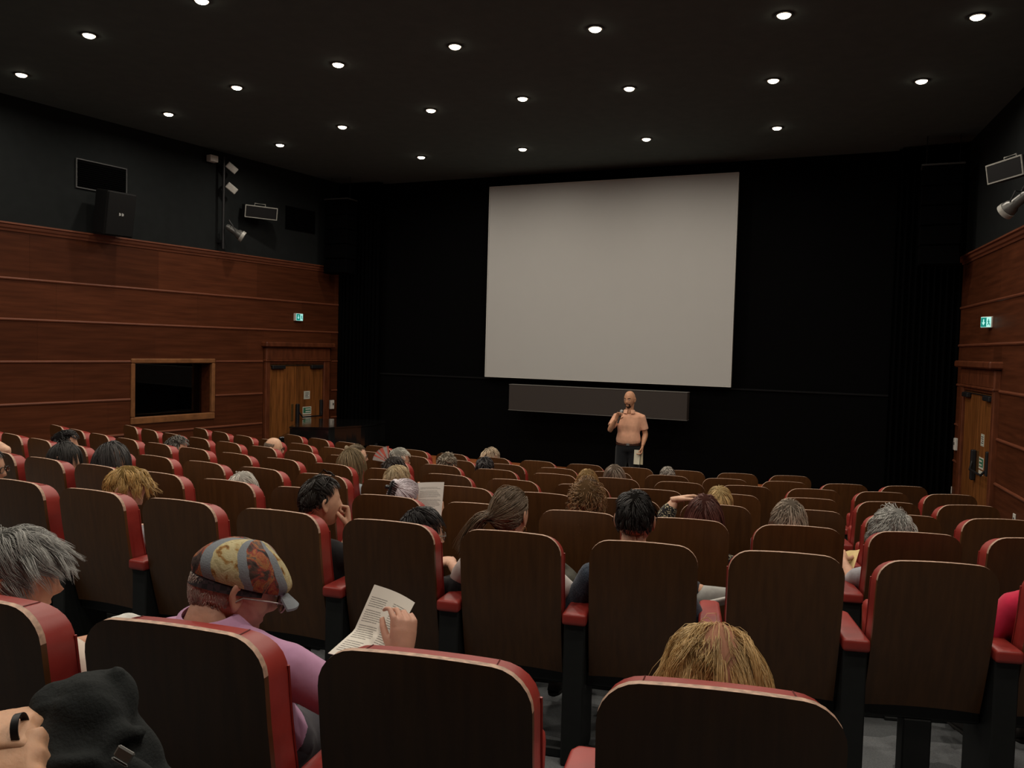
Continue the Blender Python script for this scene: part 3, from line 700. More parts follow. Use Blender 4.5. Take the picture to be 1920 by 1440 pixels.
def hand_mesh(pose, left):
    """wrist at the origin, fingers along +y, palm towards -z, thumb at -x (right hand)"""
    key = (pose, left)
    if key in _HANDS: return _HANDS[key]
    C = {'relax': ((25, 30, 20), (-.75, .62, -.25), 15), 'grip': ((62, 78, 48), (-.45, .55, -.75), 35), 'fist': ((78, 95, 60), (-.3, .75, -.7), 30), 'pinch': ((42, 38, 22), (-.35, .85, -.45), 12)}[pose]
    pr = [tube([(0, -.03, 0), (0, 0, 0), (0, .03, 0), (.0, .065, 0), (0, .092, -.002)], [(.026, .020), (.027, .019), (.037, .0175), (.041, .0145), (.038, .011)], 12)]
    for j, (x, L, r) in enumerate(((-.030, .074, .0088), (-.0095, .082, .009), (.0115, .076, .0086), (.031, .061, .0076))):
        p = np.array([x, .075, -.001]); pts = [p.copy()]; rad = [r*1.15]; p = np.array([x*1.04, .094, -.002]); pts.append(p.copy()); rad.append(r*1.08)
        ang = 0; sp = math.radians(-x*130)
        for m, (l, c) in enumerate(zip((.46, .30, .24), C[0])):
            ang += math.radians(c*(1+.06*j)); d = np.array([math.sin(sp)*-1*math.cos(ang)*.5, math.cos(ang), -math.sin(ang)])
            p = p+d*L*l; pts.append(p.copy()); rad.append(r*(1-.13*(m+1)))
        pr.append(tube(pts, rad, 8))
    d = np.array(C[1]); d /= np.linalg.norm(d); p = np.array([-.022, .012, -.004]); pts = [p]; rad = [.015]
    for l, r in ((.042, .0118), (.034, .0098), (.024, .0078)):
        p = p+d*l; pts.append(p); rad.append(r); a = math.radians(C[2]); d = np.array([d[0]*math.cos(a)+d[1]*math.sin(a), d[1]*math.cos(a)-d[0]*math.sin(a), d[2]]); d /= np.linalg.norm(d)
    pr.append(tube(pts, rad, 8))
    v, f = remesh(pr, .0042, 3, .4)
    if left: v = v*np.array([-1, 1, 1]); f = [q[::-1] for q in f]
    _HANDS[key] = (v, f); return v, f
def place_hand(pose, left, wrist, d, palm):
    v, f = hand_mesh(pose, left)
    y = np.asarray(d, float); y /= np.linalg.norm(y); z = -np.asarray(palm, float); z = z-y*(y@z); z /= np.linalg.norm(z); x = np.cross(y, z)
    return v@np.stack([x, y, z]) + np.asarray(wrist), f
_SK = {}
def skin(col):
    k = tuple(col)
    if k not in _SK:
        m = mat('skin_%d' % len(_SK), tuple(min(.75, c*1.3) for c in col), .5, .35, var=.10, scale=26, bump=.10, bscale=260)
        b = m.node_tree.nodes['Principled BSDF']; b.inputs['Subsurface Weight'].default_value = .12; b.inputs['Subsurface Radius'].default_value = (.02, .008, .004); b.inputs['Subsurface Scale'].default_value = .3
        _SK[k] = m
    return _SK[k]
_FB = {}
def fabric(col, kind='plain'):
    k = (tuple(col), kind)
    if k not in _FB:
        m = mat('fabric_%d' % len(_FB), col, .85, .15, var=.10, scale=14, bump=.55, bscale=9, sheen=.15)
        if kind == 'print':
            nt = m.node_tree; N = nt.nodes; L = nt.links; b = N['Principled BSDF']
            tc = N.new('ShaderNodeTexCoord'); nz = N.new('ShaderNodeTexNoise'); nz.inputs['Scale'].default_value = 55; nz.inputs['Distortion'].default_value = 1.5; L.new(tc.outputs['Object'], nz.inputs['Vector'])
            rp = N.new('ShaderNodeValToRGB'); rp.color_ramp.interpolation = 'CONSTANT'; e = rp.color_ramp.elements
            e[0].color = (.012, .012, .014, 1); e[1].color = (.42, .38, .24, 1); e[1].position = .56
            L.new(nz.outputs['Fac'], rp.inputs[0]); L.new(rp.outputs[0], b.inputs['Base Color'])
        if kind == 'denim':
            nt = m.node_tree; N = nt.nodes; L = nt.links; b = N['Principled BSDF']
            tc = N.new('ShaderNodeTexCoord'); nz = N.new('ShaderNodeTexNoise'); nz.inputs['Scale'].default_value = 300; L.new(tc.outputs['Object'], nz.inputs['Vector'])
            rp = N.new('ShaderNodeValToRGB'); e = rp.color_ramp.elements; e[0].color = (.012, .02, .035, 1); e[1].color = (.09, .12, .16, 1); e[0].position = .35; e[1].position = .75
            L.new(nz.outputs['Fac'], rp.inputs[0]); L.new(rp.outputs[0], b.inputs['Base Color'])
        _FB[k] = m
    return _FB[k]
_HM = {}
def hair_mat(col, dark=.45, light=1.5):
    k = (tuple(col), dark, light)
    if k not in _HM:
        col = [c*(1.85 if max(col) > .05 else 1.3) for c in col]; m, nt, b = _nodes('hair_%d' % len(_HM)); N = nt.nodes; L = nt.links
        at = N.new('ShaderNodeAttribute'); at.attribute_name = 'tone'
        rp = N.new('ShaderNodeValToRGB'); e = rp.color_ramp.elements
        mxc = max(1.0, max(col)*light/.88); e[0].color = (*[c*dark/mxc for c in col], 1); e[1].color = (*[c*light/mxc for c in col], 1)
        L.new(at.outputs['Fac'], rp.inputs[0]); L.new(rp.outputs[0], b.inputs['Base Color'])
        b.inputs['Roughness'].default_value = .42; b.inputs['Specular IOR Level'].default_value = .45
        tr = N.new('ShaderNodeBsdfTranslucent'); mx = N.new('ShaderNodeMixShader'); mx.inputs[0].default_value = .12; L.new(rp.outputs[0], tr.inputs[0])
        L.new(b.outputs[0], mx.inputs[1]); L.new(tr.outputs[0], mx.inputs[2]); L.new(mx.outputs[0], N['Material Output'].inputs[0])
        _HM[k] = m
    return _HM[k]
EC, ER = np.array([0, -.006, .012]), np.array([.0785, .1045, .1115])
MASKZ = {'full': ([-1, -.45, -.1, .25, .62, 1], [-.62, -.55, -.30, .12, .60, .72]),
         'low': ([-1, -.45, -.1, .25, .62, 1], [-.70, -.66, -.42, .05, .55, .70]),
         'crop': ([-1, -.45, -.1, .25, .5, 1], [-.50, -.45, -.15, .30, .64, .78]),
         'fringe': ([-1, -.45, -.1, .15, .3, 1], [-.62, -.55, -.30, .10, .60, 2]),
         'nape': ([-1, -.45, -.1, .12, .2, 1], [-.66, -.60, -.40, .0, 2, 2])}
STY = {
    'short': dict(L=.046, G=.12, F=.9, vol=.05, jit=.4, curl=(0, 0), mask='crop', comb=(0, -.15, 0)),
    'messy': dict(L=.065, G=.35, F=.7, vol=.16, jit=.9, curl=(.006, 70), mask='full'),
    'wavy': dict(L=.10, G=.7, F=.8, vol=.14, jit=.5, curl=(.006, 55), mask='full'),
    'bob': dict(L=.20, part=.35, G=1.0, F=.7, vol=.10, jit=.15, curl=(0, 0), mask='full'),
    'long': dict(L=.32, part=.35, G=1.0, F=.7, vol=.10, jit=.18, curl=(.003, 25), mask='full'),
    'curly': dict(L=.17, G=.55, F=.8, vol=.34, jit=.8, curl=(.012, 110), mask='full'),
    'curlyshort': dict(L=.10, G=.7, F=.8, vol=.24, jit=.5, curl=(.009, 70), mask='full'),
    'bald': dict(L=.018, G=.7, F=.6, vol=.01, jit=.3, curl=(0, 0), mask='fringe', top=.42),
    'nape': dict(L=.014, G=1.0, F=.2, vol=.01, jit=.4, curl=(0, 0), mask='nape', top=.55),
    'pony': dict(L=.16, G=.1, F=.1, vol=.07, jit=.22, curl=(0, 0), mask='low', tie=(-.050, -.108, -.010)),
    'updo': dict(L=.16, G=.1, F=.1, vol=.06, jit=.2, curl=(0, 0), mask='low', tie=(.0, -.098, .055)),
}
def strand_mesh(mb, tones, P, w, tone):
    """P: (n,k,3) strands -> three-sided tapering tubes"""
    n, k, _ = P.shape
    T = np.gradient(P, axis=1); T /= np.linalg.norm(T, axis=2, keepdims=True)+1e-9
    A = np.cross(T, np.array([.31, .52, .79])); A /= np.linalg.norm(A, axis=2, keepdims=True)+1e-9; B = np.cross(T, A)
    tap = np.interp(np.arange(k)/(k-1), [0, .15, .6, 1], [.8, 1, .9, .25])
    V = np.empty((n, k, 3, 3))
    for j in range(3):
        a = 2*math.pi*j/3; V[:, :, j] = P+(A*math.cos(a)+B*math.sin(a))*(w[:, None]*tap[None])[:, :, None]
    base = mb.n; idx = (np.arange(n)[:, None, None]*k+np.arange(k-1)[None, :, None])*3
    j = np.arange(3)[None, None]; j2 = (np.arange(3)+1)[None, None] % 3
    F = np.stack([idx+j, idx+j2, idx+3+j2, idx+3+j], -1).reshape(-1, 4)
    mb.v.append(V.reshape(-1, 3)); mb.f += [tuple(q) for q in (F+base).tolist()]; mb.m += [0]*len(F); mb.n += n*k*3
    tones.append(np.repeat(tone, k*3))
def hair_build(style, R, seed, near, over):
    S = dict(STY[style]); S.update(over or {})
    rg = np.random.default_rng(seed); n = S.get('n', (220, 1, 1)[near]) if near == 0 else int(S.get('n', 700)*(1.05 if near == 1 else 2.3)); k = S.get('k', (6, 8, 9)[near])
    if S['curl'][0] > .008: k = int(k*1.7); n = int(n*.75)
    grav = R.T@np.array([0, 0, -1.0])
    D = rg.normal(size=(n*6, 3)); D /= np.linalg.norm(D, axis=1, keepdims=True)
    mz = np.interp(D[:, 1], *MASKZ[S['mask']]); ok = D[:, 2] > mz
    if 'top' in S: ok &= (D[:, 2] < S['top'])
    if 'part' in S: ok &= True
    D = D[ok][:n]; n = len(D)
    p = EC+D*ER*1.0; crown = np.array(S.get('crown', (.0, -.5, .86))); crown /= np.linalg.norm(crown)
    clump = rg.normal(size=(max(30, n//(6, 12, 20)[near]), 3)); cd = clump/np.linalg.norm(clump, axis=1, keepdims=True)
    ci = np.argmax(D@cd.T, axis=1); cj = rg.normal(size=(len(cd), 3))*.6; ctone = rg.uniform(.1, .9, len(cd))
    lift = 1.015+S['vol']*rg.uniform(.15, 1, n)**.8; v = D*.5; pts = [p.copy()]
    rtan = rg.normal(size=(n, 3)); rtan -= D*(rtan*D).sum(1, keepdims=True); rtan /= np.linalg.norm(rtan, axis=1, keepdims=True)
    Lk = S['L']*rg.uniform(.75, 1.15, n)*(np.interp(D[:, 2], [-.6, .0, .7], [.30, .62, 1.0]) if S['L'] < .15 and 'tie' not in S else 1.0); ds = Lk/(k-1); comb = np.array(S.get('comb', (0, 0, 0.)))
    tie = np.array(S['tie']) if 'tie' in S else None
    for s in range(k-1):
        q = (p-EC)/ER; nrm = q/ER; nrm /= np.linalg.norm(nrm, axis=1, keepdims=True)
        away = q/np.linalg.norm(q, axis=1, keepdims=True)-crown; away -= nrm*(away*nrm).sum(1, keepdims=True); away /= np.linalg.norm(away, axis=1, keepdims=True)+1e-6
        away = away+rtan*np.exp(-(np.linalg.norm(D-crown, axis=1)/.30)**2)[:, None]*.35
        g = grav*S['G']+away*S['F']*(1-.6*s/k)+comb+np.stack([np.sign(D[:, 0]-S.get('px', 0))*S.get('part', 0)*(1-s/k), np.zeros(n), np.zeros(n)], 1)+(rg.normal(size=(n, 3))*.2+cj[ci]*1.1)*S['jit']*.5
        if tie is not None:
            dv = tie-p; dl = np.linalg.norm(dv, axis=1, keepdims=True); g = g+dv/(dl+.01)*1.6; ds = np.minimum(np.maximum(dl[:, 0]/(k-1-s), .001), .05)
        inn = np.minimum(0, (g*nrm).sum(1)); near_s = np.linalg.norm(q, axis=1) < lift+.03
        g = g-nrm*(inn*near_s)[:, None]; v = v*.45+g*.55; v /= np.linalg.norm(v, axis=1, keepdims=True)+1e-9
        p = p+v*ds[:, None]; q = (p-EC)/ER; m = np.linalg.norm(q, axis=1); ins = m < lift*(1 if s > 0 else .99)
        tgt = np.minimum(lift, 1+(lift-1)*(s+1)/3.0)
        p = np.where(ins[:, None], EC+(p-EC)*(np.maximum(m, tgt)/m)[:, None], p); pts.append(p.copy())
    P = np.stack(pts, 1)
    nc = len(cd); cnt = np.bincount(ci, minlength=nc)[:, None, None]; mean = np.zeros((nc,)+P.shape[1:]); np.add.at(mean, ci, P); mean /= np.maximum(cnt, 1)
    wc = (np.linspace(0, 1, P.shape[1])**1.3*S.get('clump', .55))[None, :, None]; P = P+(mean[ci]-P)*wc
    for _ in range(2): P[:, 1:-1] = P[:, 1:-1]*.5+(P[:, :-2]+P[:, 2:])*.25
    amp, fr = S['curl']
    if amp:
        arc = np.arange(P.shape[1])[None]*(Lk/(k-1))[:, None]; ph = (rg.uniform(0, 6.28, len(cd))[ci]+rg.normal(size=n)*.4)[:, None]
        T = np.gradient(P, axis=1); T /= np.linalg.norm(T, axis=2, keepdims=True)+1e-9
        A = np.cross(T, np.array([.2, .3, .93])); A /= np.linalg.norm(A, axis=2, keepdims=True)+1e-9; B = np.cross(T, A)
        env = np.clip(arc/.03, 0, 1)*amp*rg.uniform(.6, 1.2, n)[:, None]
        P = P+A*(env*np.cos(arc*fr+ph))[:, :, None]+B*(env*np.sin(arc*fr+ph))[:, :, None]
    tone = np.clip(.55*ctone[ci]+.45*rg.uniform(0, 1, n), 0, 1)
    mb = MB(); tones = []
    w = S.get('w', (.0036, .0017, .00075)[near])*rg.uniform(.7, 1.2, n)
    strand_mesh(mb, tones, P, w, tone)
    # scalp cap under the strands
    d, f = ellipsoid((0, 0, 0), (1, 1, 1), 28, 22)
    mzc = np.interp(d[:, 1], *MASKZ[S['mask']]); okc = d[:, 2] > mzc+.02
    if 'top' in S: okc &= d[:, 2] < S['top']
    if not S.get('nocap'):
        ff = [q for q in f if all(okc[i] for i in q)]
        mb.add(EC+d*ER*((1.004 if S['L'] < .03 else 1.010+.25*S['vol'])+rg.uniform(-.008, .008, (len(d), 1))*(S['L'] > .03)), ff, 1 if S['L'] > .03 else 0); tones.append(np.full(len(d), .12 if S['L'] > .03 else .45))
    if style == 'pony':
        m = max(60, n//4); t0 = tie+rg.normal(size=(m, 3))*.010; pt = [t0]; vv = np.tile(np.array([-.75, -.65, .15]), (m, 1))+rg.normal(size=(m, 3))*.25; q = t0.copy()
        for s in range(9):
            vv = vv*.62+(grav+rg.normal(size=(m, 3))*.16+np.array([-.45, -.05, 0]))*.38; q = q+vv/np.linalg.norm(vv, axis=1, keepdims=True)*.024; pt.append(q.copy())
        strand_mesh(mb, tones, np.stack(pt, 1), w[:m]*1.1, rg.uniform(.1, .9, m))
        mb.tube([tie+np.array([0, .006, .004]), tie+np.array([-.003, -.012, -.002])], .016, 10); tones.append(np.zeros(20))
    if style == 'updo':
        m = max(60, n//4); th = rg.uniform(0, 6.28, m); ph = rg.uniform(-.9, .9, m); pt = []
        for s in range(10):
            a = th+s*.5; rr = .030*np.cos(ph); pt.append(np.stack([tie[0]+rr*np.cos(a)*1.0, tie[1]-.012+.020*np.sin(ph)*1.2-.004, tie[2]+.012+rr*np.sin(a)*1.1], 1))
        strand_mesh(mb, tones, np.stack(pt, 1), w[:m]*1.2, rg.uniform(.2, .95, m))
        v, f2 = ellipsoid(tie+np.array([0, -.012, .012]), (.026, .02, .028), 12, 8); mb.add(v, f2); tones.append(np.full(len(v), .2))
    return mb, np.concatenate(tones)
def hair_obj(parent, mb, tones, Hc, R, mt, name='hair'):
    allv = np.concatenate(mb.v)@R.T+Hc; mb.v = [allv]
    o = mb.obj(name, mt if isinstance(mt, list) else [mt], parent, True)
    at = o.data.attributes.new('tone', 'FLOAT', 'POINT'); at.data.foreach_set('value', tones.astype(np.float32)); return o
def rot_head(yaw, pitch, roll=0):
    """yaw > 0 turns to the person's right, pitch > 0 looks down"""
    return np.array((Matrix.Rotation(-math.radians(yaw), 3, 'Z') @ Matrix.Rotation(-math.radians(pitch), 3, 'X') @ Matrix.Rotation(math.radians(roll), 3, 'Y')))
def xf(v, R, t): return np.asarray(v)@np.asarray(R).T+np.asarray(t)
def glasses(parent, Hc, R, m, name='glasses', up=False):
    mb = MB()
    for s in (-1, 1):
        ring = [(s*.033+.026*math.cos(a)*1.05, .100, .006+.019*math.sin(a)) for a in np.linspace(0, 2*math.pi, 17)]
        mb.tube(ring, .0018, 5, (0, 1, 0), caps=False)
        mb.tube([(s*.060, .099, .012), (s*.080, .05, .012), (s*.082, -.01, .006), (s*.080, -.03, -.012)], .0018, 5, (0, 0, 1))
    mb.tube([(-.008, .103, .010), (0, .106, .012), (.008, .103, .010)], .0018, 5, (0, 0, 1))
    allv = np.concatenate(mb.v)
    if up: allv = allv@np.array(Matrix.Rotation(math.radians(48), 3, 'X')).T+np.array([0, -.030, .062])
    mb.v = [xf(allv, R, Hc)]; o = mb.obj(name, m, parent, 50)
    l = MB()
    for s in (-1, 1):
        l.ell((s*.033, .100, .006), (.026, .0012, .018), 14, 6)
    lv = np.concatenate(l.v)
    if up: lv = lv@np.array(Matrix.Rotation(math.radians(48), 3, 'X')).T+np.array([0, -.030, .062])
    l.v = [xf(lv, R, Hc)]; l.obj('lens', (mat('dark_lens', (.01, .01, .01), .1, .5) if up else glass('clear_lens')), o, True)
    return o
def figure(root_M, J, R, st, label):
    """builds one person: body (skin, one mesh) with shirt, trousers, shoes and hair as children"""
    near = st.get('near', 0); vx = (.022, .017, .0105)[near]
    Hc, N = np.array(J['head']), np.array(J['neck']); ch, wa, pe = (np.array(J[q]) for q in ('chest', 'waist', 'pelvis'))
    sx = J.get('side', np.array([1., 0, 0])); g = st.get('girth', 1.0)
    tor = [pe-(wa-pe)*.35, pe, wa, ch, N+(ch-N)*.38, N+(ch-N)*.10]
    rt = [(.13, .10), (.165, .118), (.150, .112), (.168, .118), (.168, .090), (.075, .062)]
    def torso(s): return tube(tor, [(a*g*s, b*g*s) for a, b in rt], 16, sx)
    sh = {q: np.array(J['sh'+q]) for q in 'LR'}; el = {q: np.array(J['el'+q]) for q in 'LR'}; wr = {q: np.array(J['wr'+q]) for q in 'LR'}
    skinp = [torso(.90)]; shirt = [torso(1.02)]; trous = []; shoes = []
    for q in 'LR':
        s_, e_, w_ = sh[q], el[q], wr[q]; inn = s_+(N-s_)*.45+np.array([0, 0, -.01])
        skinp += [tube([inn, s_, s_+(e_-s_)*.5, e_], [.05, .050, .045, .039], 10), tube([e_-(w_-e_)*.06, e_, e_+(w_-e_)*.35, e_+(w_-e_)*.8, w_], [.036, .041, .042, .030, .026], 10)]
        c = st.get('sleeve', .55)
        if c <= 1:
            shirt.append(tube([N*.75+s_*.25+np.array([0, 0, -.015]), inn, s_, s_+(e_-s_)*c*.6, s_+(e_-s_)*c], [.046, .054, .059, .060, .062], 12))
        else:
            shirt.append(tube([N*.75+s_*.25+np.array([0, 0, -.015]), inn, s_, s_+(e_-s_)*.5, e_], [.046, .054, .059, .057, .051], 12)); k2 = c-1
            shirt.append(tube([e_-(w_-e_)*.08, e_, e_+(w_-e_)*.4*k2, e_+(w_-e_)*k2*.95], [.047, .052, .050, .038], 12))
    for q in 'LR':
        h, k_, a = (np.array(J[z+q]) for z in ('hip', 'kn', 'an'))
        skinp.append(tube([h, h+(k_-h)*.5, k_, k_+(a-k_)*.35, a], [.075, .066, .050, .048, .032], 10))
        trous.append(tube([h, h+(k_-h)*.5, k_], [.098, .085, .066], 12)); trous.append(tube([k_, k_+(a-k_)*.4, a+(k_-a)*.05], [.066, .062, .050], 12))
        t = np.array(J['toe'+q]); z0 = np.array([0, 0, 1.])
        shoes.append((a, t))
    trous.append(tube([pe-(wa-pe)*.42, pe, pe+(wa-pe)*.6], [(.16*g, .125*g), (.176*g, .130*g), (.158*g, .119*g)], 16, sx))
    bv, bf = remesh(skinp, max(vx, .015), 4)
    body = MB(); body.add(bv, bf)
    for v, f in head_prims(near): body.add(xf(v*st.get('hs', 1.0), R, Hc), f)
    nk = Hc+R@np.array([0, -.030, -.055])
    body.add(*tube([nk, nk*.5+N*.5+np.array([0, .0, .008]), N, N+(ch-N)*.25], [.052, .054, .062, .075], 14, sx))
    for q, pose, palm in (('L', st.get('handL', 'relax'), st.get('palmL', (0, 0, -1))), ('R', st.get('handR', 'relax'), st.get('palmR', (0, 0, -1)))):
        d = st.get('dir'+q, (wr[q]-el[q]))
        body.add(*place_hand(pose, q == 'L', wr[q]+np.asarray(d)/np.linalg.norm(d)*.005, d, palm))
    o = body.obj('person', skin(st.get('skin', (.42, .235, .155))), None, True, M=root_M)
    tag(o, label, 'person', st.get('group'))
    shirt += st.get('shirt_extra', [])
    v, f = remesh(shirt, vx, st.get('shirt_it', 5)); mb = MB(); mb.add(v, f); so = mb.obj('shirt', fabric(st['shirt'], st.get('print', 'plain')), o, True)
    v, f = remesh(trous, max(vx, .018), 5); mb = MB(); mb.add(v, f); mb.obj('trousers', fabric(st.get('trousers', (.02, .022, .028))), o, True)
    shoes_done = []
    for a, t in shoes:
        up = np.array(st.get('foot_up', {}).get(len(shoes_done), (0, 0, 1.0))); up /= np.linalg.norm(up); shoes_done.append(1)
        d = (t-a); d -= up*(d@up); d /= np.linalg.norm(d); b = a-d*.05
        z = a[2]; mb = MB(); mb.tube([b-up*.045, a-up*.02, a+d*.08-up*.04, a+d*.16-up*.055, a+d*.20-up*.062], [(.030, .026), (.038, .048), (.042, .036), (.042, .025), (.028, .014)], 12, np.cross(d, up))
        sho = mb.obj('shoe', st.get('shoe') or mat('dark_shoe', (.02, .017, .015), .5, .4), o, True)
        mb = MB(); mb.tube([b+d*-.01-up*.062, b+d*.02-up*.064, a+d*.08-up*.066, a+d*.17-up*.068, a+d*.215-up*.066], [(.022, .010), (.034, .013), (.044, .013), (.044, .012), (.022, .009)], 12, np.cross(d, up))
        mb.obj('sole', st.get('sole') or mat('dark_sole', (.015, .014, .013), .6, .3), sho, True)
    if st.get('collar'):
        mb = MB(); ring = []; ux = sx; uy = np.cross((N-ch)/np.linalg.norm(N-ch), ux)
        cN = N+(ch-N)*.05
        for a in np.linspace(math.radians(-72), math.radians(252), 30): ring.append((math.cos(a), -math.sin(a), 0 if 0 < a < math.pi else 1))
        V = []
        for (c, s, fr) in ring:
            b = cN+ux*c*.064-uy*-s*.061; V += [b+[0, 0, .036], b*1+(ux*c-uy*-s)*.010+[0, 0, .033], b+(ux*c-uy*-s)*.036+[0, 0, -.016], b+(ux*c-uy*-s)*.022+[0, 0, -.020]]
        n = len(ring); F = [(4*i+j, 4*i+4+j, 4*i+4+(j+1) % 4, 4*i+(j+1) % 4) for i in range(n-1) for j in range(4)]+[(0, 1, 2, 3), (4*n-1, 4*n-2, 4*n-3, 4*n-4)]
        mb.add(V, F); mb.obj('collar', fabric(st['shirt'], st.get('print', 'plain')), so, 50)
    if st.get('hair'):
        hb, tn = hair_build(st['hair'], R, st.get('seed', 1), near, st.get('hov'))
        hair_obj(o, hb, tn, Hc, R*st.get('hs', 1.0), [hair_mat(st['hcol'], *st.get('htone', (.45, 1.5))), mat('scalp_%d' % (hash(tuple(st['hcol'])) % 100000), st.get('scalp') or tuple(c*.5 for c in st['hcol']), .95, .02)])
    if st.get('glasses'): glasses(o, Hc, R, mat('glasses_frame', (.03, .025, .02), .3, .5))
    if st.get('eyes'):
        mb = MB(); iris = MB()
        for s in (-1, 1):
            v, f = ellipsoid((s*.031, .0765, .010), (.0115, .010, .0055), 12, 8); mb.add(xf(v, R, Hc), f)
            v, f = ellipsoid((s*.031-.002, .0855, .010), (.0050, .0022, .0048), 10, 6); iris.add(xf(v, R, Hc), f)
        e = mb.obj('eyes', mat('eye_white', (.55, .5, .46), .3, .5), o, True); iris.obj('iris', mat('iris_brown', (.02, .012, .008), .2, .5), e, True)
    return o
def to_local(k, i, P):
    O, a = seat_pose(k, i); d = np.asarray(P)-O; return np.array([d[0]*math.cos(a)+d[1]*math.sin(a), -d[0]*math.sin(a)+d[1]*math.cos(a), d[2]])
def seat_pix(k, i, x, y, yf):
    """the point of seat (k, i)'s own space that lies yf in front of the backrest on the sight line of a photo pixel"""
    O, a = seat_pose(k, i); f = np.array([-math.sin(a), math.cos(a), 0]); d = pix_ray(x, y)
    s = (yf+O@f)/(d@f); return to_local(k, i, d*s)
def sitter(k, i, hx, top, yaw, pitch, label, occ, st):
    yf = st.get('yf', .215); T = seat_pix(k, i, hx, top, yf); hs = st.get('hs', 1.0)
    Hc = np.array([T[0], yf, T[2]-(.118+.012)*hs-st.get('dz', 0)]); R = rot_head(yaw, pitch, st.get('roll', 0))
    N = Hc+np.array([-.25*R[0, 1]*.1, -.028, -.172])+np.array(st.get('nk', (0, 0, 0))); ch = np.array([N[0]*.9, max(.235, N[1]+.03), N[2]-.20]); pe = np.array([N[0]*.45, .335, .575]); wa = (ch*.45+pe*.55)
    J = dict(head=Hc, neck=N, chest=ch, waist=wa, pelvis=pe)
    for q, s in (('L', -1), ('R', 1)):
        J['sh'+q] = N+np.array([s*.178, .005, -.075]); J['el'+q] = np.array([N[0]*.7+s*.255, .26, max(.69, N[2]-.36)]); J['wr'+q] = np.array([N[0]*.5+s*.10, .50, .70])
        J['hip'+q] = np.array([pe[0]+s*.085, .36, .555]); J['kn'+q] = np.array([pe[0]+s*.11, .76, .54]); J['an'+q] = np.array([pe[0]+s*.11, .74, .095]); J['toe'+q] = np.array([pe[0]+s*.13, .95, .03])
    J.update({q: np.asarray(v(J) if callable(v) else v) for q, v in st.get('J', {}).items()})
    O, a = seat_pose(k, i)
    st.setdefault('seed', k*31+i*7+5)
    return figure(Matrix.Translation(O) @ rotz(a), J, R, st, label), Hc, R, J

